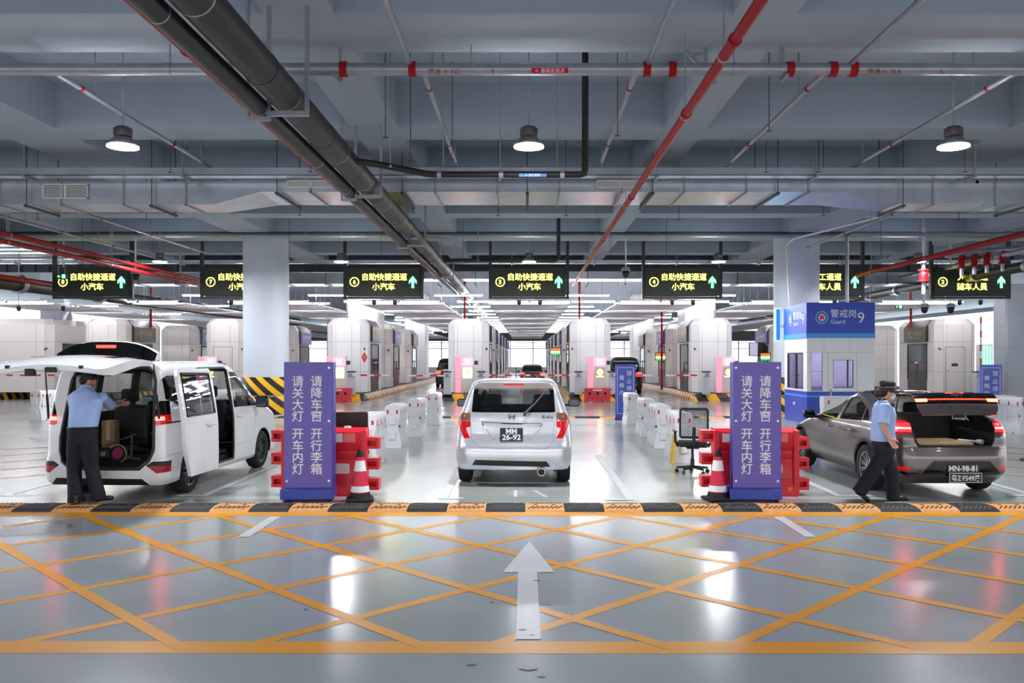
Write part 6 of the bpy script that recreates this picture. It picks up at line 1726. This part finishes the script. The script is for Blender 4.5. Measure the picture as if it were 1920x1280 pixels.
far_car('sedan', 'black sedan with lit tail lamps far down the centre lane ahead of the hatchback', .5, 61, 1.45, .9, 4.7, False)
far_car('black_van', 'black van with lit tail lamps waiting between the booths behind the white barriers', -4.9, 55, 1.9, .92, 4.8, True)
far_car('black_van', 'black van half hidden behind the blue no-stopping sign in the centre', 5.35, 45.5, 2.0, .93, 4.9, True)
# ================================================================= PEOPLE
def ell(bm, c, r, R=None, n=16):
    M = Matrix.Translation(Vector(c)) @ (R.to_4x4() if R is not None else Matrix.Identity(4)) @ Matrix.Diagonal((r[0], r[1], r[2], 1))
    bmesh.ops.create_uvsphere(bm, u_segments=n, v_segments=max(8, n // 2 + 2), radius=1, matrix=M)
def limb(bm, pts, rad, n=14):
    """smooth tapered limb through joints with round ends"""
    pts = [Vector(p) for p in pts]; P, Q = [], []
    m = len(pts)
    for i in range(m - 1):
        p0, p1, p2, p3 = pts[max(i - 1, 0)], pts[i], pts[i + 1], pts[min(i + 2, m - 1)]
        for k in range(6):
            t = k / 6
            # gentle spline so that joints bend without kinks
            c = .5 * ((2 * p1) + (p2 - p0) * t * .6 + ((2 * p2 - 2 * p1) * 1.0) * t * .7) if False else p1.lerp(p2, t)
            P.append(c); Q.append(rad[i] + (rad[i + 1] - rad[i]) * t)
    P.append(pts[-1]); Q.append(rad[-1])
    tube(bm, P, Q, n)
    for p, r in zip(pts, rad): ell(bm, p, (r, r, r), None, 12)
def loft(bm, secs, n=24):
    """secs: (centre, half width vector, half depth vector)"""
    rows = []
    for c, u, v in secs:
        c, u, v = Vector(c), Vector(u), Vector(v)
        rows.append([bm.verts.new(c + u * math.copysign(abs(math.cos(a)) ** .8, math.cos(a)) + v * math.copysign(abs(math.sin(a)) ** .8, math.sin(a))) for a in [2 * PI * j / n for j in range(n)]])
    for A, C in zip(rows, rows[1:]):
        for j in range(n): bm.faces.new((A[j], A[(j + 1) % n], C[(j + 1) % n], C[j]))
    bm.faces.new(rows[0][::-1]); bm.faces.new(rows[-1])
    bmesh.ops.recalc_face_normals(bm, faces=bm.faces)
def fuse(name, bm, m, parent, voxel=.008, smooth=6, fac=.5):
    me = bpy.data.meshes.new('fuse'); bmesh.ops.recalc_face_normals(bm, faces=bm.faces); bm.to_mesh(me); bm.free()
    o = bpy.data.objects.new('fuse', me); COL.objects.link(o)
    r = o.modifiers.new('r', 'REMESH'); r.mode = 'VOXEL'; r.voxel_size = voxel
    if smooth: sm = o.modifiers.new('s', 'SMOOTH'); sm.iterations = smooth; sm.factor = fac
    dg = bpy.context.evaluated_depsgraph_get(); dg.update()
    m2 = bpy.data.meshes.new_from_object(o.evaluated_get(dg)); m2.name = name
    bpy.data.objects.remove(o); bpy.data.meshes.remove(me)
    for p in m2.polygons: p.use_smooth = True
    m2.materials.clear(); m2.materials.append(m)
    o = bpy.data.objects.new(name, m2); COL.objects.link(o); o.parent = parent
    return o
m_skin = mat('skin', (206, 158, 132), .5, var=.04, scale=14)
m_shirt = mat('uniform_shirt_blue', (158, 186, 236), .75, var=.03, scale=5, bump=.25, bscale=9)
m_trous = mat('uniform_trousers_navy', (20, 21, 34), .8, bump=.2, bscale=8)
m_shoe = mat('black_shoe', (16, 16, 18), .35)
m_hair = mat('black_hair', (18, 15, 14), .5)
m_cap = mat('uniform_cap', (20, 20, 26), .7)
m_mask = mat('face_mask', (212, 224, 236), .7)
def hand(bm, wrist, d, side, curl=.5, spread=.0):
    """wrist point, direction of the palm, vector from little finger to thumb"""
    w = Vector(wrist); d = Vector(d).normalized(); s = Vector(side); s = (s - d * s.dot(d)).normalized(); nrm = d.cross(s).normalized()
    R = Matrix((s, d, nrm)).transposed()
    ell(bm, w + d * .045, (.040, .052, .016), R); ell(bm, w + d * .0, (.026, .03, .02), R)
    for k, (o, L) in enumerate(((.030, .068), (.010, .076), (-.010, .070), (-.029, .054))):
        b0 = w + d * .082 + s * o; dd = (d + s * (o * spread * 8)).normalized(); pts = [b0 - d * .02, b0]
        ang = 0; p = b0
        for q, fr in enumerate((.45, .32, .25)):
            ang += curl * (.5, .8, .7)[q]
            v = (dd * math.cos(ang) + nrm * math.sin(ang)); p = p + v * L * fr; pts.append(p)
        tube(bm, pts, [.0092, .0092, .0085, .0078, .0062], 8); ell(bm, pts[-1], (.0064,) * 3, None, 8)
    t0 = w + d * .022 + s * .028; t1 = t0 + (s * .8 + d * .5 + nrm * .25).normalized() * .034; t2 = t1 + (s * .25 + d * .9 + nrm * .35).normalized() * .030; t3 = t2 + (d * .95 + nrm * .35).normalized() * .022
    tube(bm, [t0 - s * .012, t0, t1, t2, t3], [.014, .0135, .0115, .010, .0075], 8); ell(bm, t3, (.0078,) * 3, None, 8)
def head(bm, c, R, s=1.0):
    """c: centre of the skull; local axes: x right of the face, y forward, z up"""
    def P(x, y, z): return Vector(c) + R @ (Vector((x, y, z)) * s)
    ell(bm, P(0, -.012, .025), (.076 * s, .094 * s, .090 * s), R, 20)
    ell(bm, P(0, .018, -.045), (.060 * s, .070 * s, .075 * s), R, 18)
    ell(bm, P(0, .050, -.088), (.034 * s, .032 * s, .026 * s), R)
    ell(bm, P(0, .078, .018), (.050 * s, .014 * s, .012 * s), R)
    tube(bm, [P(0, .082, .010), P(0, .094, -.015), P(0, .105, -.033), P(0, .088, -.042)], [.008 * s, .011 * s, .014 * s, .008 * s], 8)
    for x in (-.033, .033):
        ell(bm, P(x, .074, -.002), (.015 * s, .010 * s, .008 * s), R, 10)
        ell(bm, P(x * 1.2, .055, -.035), (.022 * s, .02 * s, .02 * s), R, 10)
        ell(bm, P(x * 2.3, -.005, -.012), (.008 * s, .018 * s, .031 * s), R, 10)
    ell(bm, P(0, .082, -.062), (.022 * s, .010 * s, .006 * s), R, 10); ell(bm, P(0, .080, -.073), (.019 * s, .010 * s, .007 * s), R, 10)
    return P
def shoe(root, heel, toe, up=(0, 0, 1), label=None):
    h, t = Vector(heel), Vector(toe); d = (t - h).normalized(); up = Vector(up); sd = d.cross(up).normalized(); up = sd.cross(d).normalized(); L = (t - h).length
    b = B()
    R = Matrix((sd, d, up)).transposed()
    ell(b, h + d * L * .25 + up * .045, (.040, L * .26, .050), R); ell(b, h + d * L * .68 + up * .032, (.047, L * .34, .036), R); ell(b, h + d * L * .22 + up * .09, (.042, .05, .04), R)
    loft(b, [(h + d * .01 + up * .0, sd * .034, up * .001 + d * 0.0), ] if False else [(h + d * L * f + up * .012, sd * w, up * .012) for f, w in ((.0, .028), (.12, .036), (.4, .034), (.68, .046), (.9, .036), (1.0, .015))])
    return fuse('shoe', b, m_shoe, root, .007, 3)

# ----------------------------------------------------------------- man bending into the minivan
def man():
    O = Vector((-5.80, 11.2, 0))
    root = thing('person', 'person in pale blue shirt and dark trousers bending into the minivan luggage bay', 'person', O)
    def Wp(px, py, Y): return rays_pt(px, py, Y) - O
    aL, aR = Wp(141, 935, 11.12), Wp(184, 930, 11.22)
    aL.z = max(aL.z, .10); aR.z = max(aR.z, .10)
    kL, kR = Wp(139, 876, 11.24), Wp(171, 874, 11.26)
    hL, hR = Wp(142, 815, 11.22), Wp(167, 815, 11.22)
    pel = Wp(155, 806, 11.22); wst = Wp(156, 796, 11.27)
    nk = Wp(163, 731, 11.62); shL = Wp(137, 748, 11.62); shR = Wp(192, 745, 11.62); chest = Wp(161, 755, 11.5)
    elR = Wp(211, 762, 11.80); wrR = Wp(226, 757, 12.02); elL = Wp(140, 775, 11.8); wrL = Wp(158, 768, 12.05)
    hd = Wp(166, 714, 11.74)
    X, Y, Z = Vector((1, 0, 0)), Vector((0, 1, 0)), Vector((0, 0, 1))
    tz = (chest - wst).normalized(); ty = X.cross(tz) * -1; ty = tz.cross(X).normalized()
    # skin: one continuous figure
    b = B()
    loft(b, [(pel, X * .15, Y * .10), (wst, X * .13, ty * .095), (chest, X * .16, ty * .11), (chest.lerp(nk, .55), X * .15, ty * .09), (nk, X * .06, ty * .06)])
    limb(b, [nk - tz * .03, hd - Z * .03], [.058, .054])
    limb(b, [shR, elR, wrR], [.056, .042, .029]); limb(b, [shL, elL, wrL], [.056, .042, .029])
    limb(b, [hL, kL, aL], [.085, .058, .042]); limb(b, [hR, kR, aR], [.085, .058, .042])
    hand(b, wrR, (wrR - elR) + Vector((.06, .02, -.02)), (0, -.2, 1), .45); hand(b, wrL, (0.2, .8, -.1), (0.6, 0, .8), .4)
    R = Matrix.Rotation(-.9, 3, 'Z') @ Matrix.Rotation(-.45, 3, 'X')
    head(b, hd, R, 1.04)
    fuse('body', b, m_skin, root, .006, 3)
    b = B(); P = lambda x, y, z: hd + R @ (Vector((x, y, z)) * 1.04)
    ell(b, P(0, -.02, .036), (.084, .099, .092), R, 20); ell(b, P(0, -.055, -.02), (.074, .058, .062), R); ell(b, P(0, .05, .085), (.058, .04, .032), R)
    fuse('hair', b, m_hair, root, .008, 2)
    # shirt
    b = B()
    up = (nk - chest).normalized()
    loft(b, [(pel + Z * .02, X * .178, Y * .125), (wst + Z * .02, X * .185, ty * .135), (wst.lerp(chest, .5), X * .195, ty * .145), (chest, X * .215, ty * .150), (chest.lerp(nk, .5), X * .205, ty * .125), (chest.lerp(nk, .85), X * .12, ty * .09), (nk + tz * .015, X * .072, ty * .075)])
    for sh, el in ((shR, elR), (shL, elL)):
        m_ = sh.lerp(el, .68); limb(b, [chest.lerp(sh, .55), sh, m_], [.088, .074, .072])
        d = (el - sh).normalized(); cyl(b, m_, m_ + d * .055, .071, .076, 18)
    sh_ = fuse('shirt', b, m_shirt, root, .010, 5)
    b = B(); tube(b, [nk + tz * .012 + X * (.075 * math.cos(a)) + ty * (.078 * math.sin(a)) for a in np.linspace(0, 2 * PI, 22, endpoint=False)], .018, 8, closed=True); obj('collar', b, m_shirt, sh_, smooth=True)
    # trousers
    b = B()
    loft(b, [(pel + Z * .035, X * .182, Y * .128), (pel - Z * .05, X * .188, Y * .135), (pel - Z * .13, X * .18, Y * .13), (pel - Z * .2, X * .14, Y * .11)])
    for h, k, a, sx in ((hL, kL, aL, -1), (hR, kR, aR, 1)):
        h2 = h - Z * .08
        limb(b, [h2, h2.lerp(k, .5), k, k.lerp(a, .5), a + Z * .03], [.112, .104, .092, .090, .090]); cyl(b, a + Z * .05, a - Z * .045, .090, .094, 18)
    fuse('trousers', b, m_trous, root, .010, 5)
    b = B(); tube(b, [pel + Z * .035 + X * (.185 * math.cos(a)) + Y * (.130 * math.sin(a)) for a in np.linspace(0, 2 * PI, 30, endpoint=False)], .014, 6, closed=True); obj('belt', b, m_shoe, root, smooth=True)
    f1 = Wp(143, 947, 11.05); f1.z = .045; shoe(root, (f1.x, f1.y - .03, .058), (f1.x - .02, f1.y + .24, .058))
    shoe(root, (aR.x - .05, aR.y - .05, .06), (aR.x + .14, aR.y + .13, .06))
man()

# ----------------------------------------------------------------- woman officer walking past the grey car
def woman():
    O = Vector((4.85, 11.60, 0))
    root = thing('person', 'person in dark cap, face mask and pale blue short-sleeved shirt walking past the grey car', 'person', O)
    def Wp(px, py, Y=11.6): return rays_pt(px, py, Y) - O
    F = Vector((1, -.10, 0)).normalized(); Z = Vector((0, 0, 1)); S = F.cross(Z).normalized()      # S: towards her right, to the viewer
    hd = Wp(1664, 735); nk = Wp(1657, 755); chest = Wp(1656, 778); wst = Wp(1655, 812); pel = Wp(1656, 828)
    shR = nk + S * .165 - Z * .055 - F * .03; shL = nk - S * .165 - Z * .055 + F * .0
    elR = Wp(1656, 797, 11.38); wrR = Wp(1669, 823, 11.36); elL = shL - Z * .27 - F * .02; wrL = elL - Z * .21 + F * .10
    hR = pel + S * .085 - Z * .06; hL = pel - S * .085 - Z * .06
    # front leg is her left, rear leg her right
    kF = Wp(1670, 880, 11.66); aF = Wp(1675, 929, 11.66); kB = Wp(1640, 879, 11.52); aB = Wp(1613, 919, 11.5)
    b = B()
    loft(b, [(pel, S * .14, F * .10), (wst, S * .12, F * .09), (chest, S * .14, F * .105), (nk - Z * .05, S * .14, F * .07), (nk, S * .05, F * .05)])
    limb(b, [nk - Z * .03 - F * .0, hd - Z * .03 - F * .015], [.052, .047])
    limb(b, [shR, elR, wrR], [.050, .039, .027]); limb(b, [shL, elL, wrL], [.050, .039, .027])
    limb(b, [hL, kF, aF], [.08, .055, .04]); limb(b, [hR, kB, aB], [.08, .055, .04])
    hand(b, wrR, (wrR - elR) + F * .02, F + Z * .2, .55); hand(b, wrL, F * .2 - Z, F, .5)
    R = Matrix((F.cross(Z), F, Z)).transposed(); R = Matrix((S, F, Z)).transposed() @ Matrix.Rotation(-.10, 3, 'X')
    P = head(b, hd, R, .98)
    fuse('body', b, m_skin, root, .006, 3)
    b = B(); ell(b, P(0, -.03, .03), (.083, .085, .085), R, 20); ell(b, P(0, -.06, -.02), (.07, .05, .06), R)
    for x in (-.07, .07): ell(b, P(x, .018, .03), (.014, .035, .04), R)
    ell(b, P(0, -.125, -.035), (.052, .045, .05), R); fuse('hair', b, m_hair, root, .008, 2)
    b = B(); lathe(b, [(.055, .0), (.062, .012), (.05, .024)], 14, Matrix.Translation(P(0, -.10, -.005)) @ R.to_4x4() @ Matrix.Rotation(PI / 2, 4, 'X')); obj('hair_net', b, mat('hair_net_brown', (90, 70, 50), .6), root, smooth=True)
    # cap with peak
    b = B(); Mc = Matrix.Translation(P(0, -.01, .055)) @ R.to_4x4() @ Matrix.Diagonal((.94, 1.08, 1, 1))
    lathe(b, [(.090, -.012), (.094, .0), (.094, .04), (.098, .065), (.090, .088), (.06, .100), (.0, .103)], 28, Mc, capt=False)
    cp = obj('cap', b, m_cap, root, auto=50)
    b = B(); rows = []
    for t in np.linspace(-1, 1, 13):
        a = t * 1.15; i_ = P(.088 * math.sin(a), -.01 + .098 * math.cos(a), .045); o_ = P(.082 * math.sin(a), -.01 + .098 * math.cos(a) + .085 * max(0, math.cos(a * 1.2)), .030 - .018 * t * t - .012)
        rows.append((i_, o_))
    up = R @ Vector((0, 0, .006)); V = [[b.verts.new(p) for p in (r[0] + up, r[1] + up, r[1], r[0])] for r in rows]
    for A, C in zip(V, V[1:]):
        for j in range(4): b.faces.new((A[j], A[(j + 1) % 4], C[(j + 1) % 4], C[j]))
    bmesh.ops.recalc_face_normals(b, faces=b.faces); obj('cap_peak', b, m_cap, cp, smooth=True)
    b = B(); lathe(b, [(.0965, .002), (.0975, .02), (.0965, .03)], 28, Mc, capb=False, capt=False); obj('cap_band', b, m_gloss, cp, smooth=True)
    # mask and ear loop
    b = B(); ell(b, P(0, .048, -.052), (.058, .062, .052), R, 20); ell(b, P(0, .09, -.035), (.025, .022, .025), R); mk = fuse('face_mask', b, m_mask, root, .006, 3)
    for x in (-1, 1):
        b = B(); tube(b, [P(x * .055, .06, -.025), P(x * .070, .03, -.012), P(x * .080, .0, .0)], .0022, 6); tube(b, [P(x * .055, .045, -.08), P(x * .070, .02, -.05), P(x * .080, -.005, -.03)], .0022, 6); obj('ear_loop', b, m_mask, mk)
    for x in (-.033, .033): b = B(); ell(b, P(x, .079, -.002), (.011, .006, .005), R, 10); obj('eye', b, m_gloss, root, smooth=True)
    # shirt, untucked
    b = B()
    loft(b, [(pel + Z * .012, S * .165, F * .158 ), (wst, S * .165, F * .150), (wst.lerp(chest, .5), S * .17, F * .148), (chest + F * .012, S * .18, F * .148), (chest.lerp(nk, .55), S * .178, F * .135), (nk - Z * .025, S * .105, F * .082), (nk + Z * .012, S * .062, F * .062)])
    for sh, el in ((shR, elR), (shL, elL)):
        m_ = sh.lerp(el, .66); limb(b, [chest.lerp(sh, .6) + Z * .03, sh, m_], [.085, .078, .076]); d = (el - sh).normalized(); cyl(b, m_, m_ + d * .07, .074, .080, 18)
    st = fuse('shirt', b, m_shirt, root, .010, 5)
    b = B(); tube(b, [nk + Z * .006 + S * (.066 * math.cos(a)) + F * (.068 * math.sin(a)) - Z * (.012 * math.sin(a)) for a in np.linspace(0, 2 * PI, 22, endpoint=False)], .017, 8, closed=True); obj('collar', b, m_shirt, st, smooth=True)
    m_nav = mat('insignia_navy', (24, 28, 48), .6)
    for sh in (shR, shL):
        dd = (sh - nk); dd.normalize(); b = B(); c = nk.lerp(sh, .78) + Z * .068
        Mx = Matrix.Translation(c) @ Matrix((dd, F, dd.cross(F).normalized() * (1 if dd.cross(F).z > 0 else -1))).transposed().to_4x4()
        box(b, -.055, .065, -.026, .026, .012, .022, M=Mx, bev=.006, seg=1); e = obj('epaulette', b, m_nav, st)
        b = B(); box(b, .035, .045, -.026, .026, .022, .024, M=Mx); box(b, .052, .062, -.026, .026, .022, .024, M=Mx); obj('rank_bar', b, m_letter, e)
    for px, py, w, h in ((1664, 763.5, .016, .016), (1675, 759, .02, .03)):
        c = Wp(px, py, 11.6 - .165); b = B(); ell(b, c + Vector((0, .02, 0)), (w, .03, h)); obj('badge', b, m_nav, st, smooth=True)
    b = B(); q = Wp(1665, 771, 11.43); tube(b, [q + F * -.03, q + F * .05 - Z * .012], .004, 6); obj('pocket_flap', b, m_shirt, st)
    # trousers
    b = B()
    loft(b, [(pel + Z * .05, S * .15, F * .135), (pel - Z * .04, S * .165, F * .148), (pel - Z * .14, S * .16, F * .145), (pel - Z * .2, S * .12, F * .12)])
    for h, k, a in ((hL, kF, aF), (hR, kB, aB)):
        h2 = h - Z * .05; limb(b, [h2, h2.lerp(k, .5), k, k.lerp(a, .5), a + (k - a).normalized() * .02], [.108, .104, .094, .092, .092]); d = (a - k).normalized(); cyl(b, a - d * .03, a + d * .045, .090, .094, 18)
    fuse('trousers', b, m_trous, root, .010, 5)
    f = Wp(1667, 944, 11.6); shoe(root, (f.x - .0, .05, .005), (f.x + .27, .02, .005))
    hB = Wp(1603, 921, 11.5); tB = Wp(1622, 938, 11.48); tB.z = .01; dv = (tB - hB).normalized()
    shoe(root, hB - dv * .02, tB + dv * .06 + Vector((0.0, 0, .02)), up=Vector((dv.z * -1, 0, dv.x)))
woman()
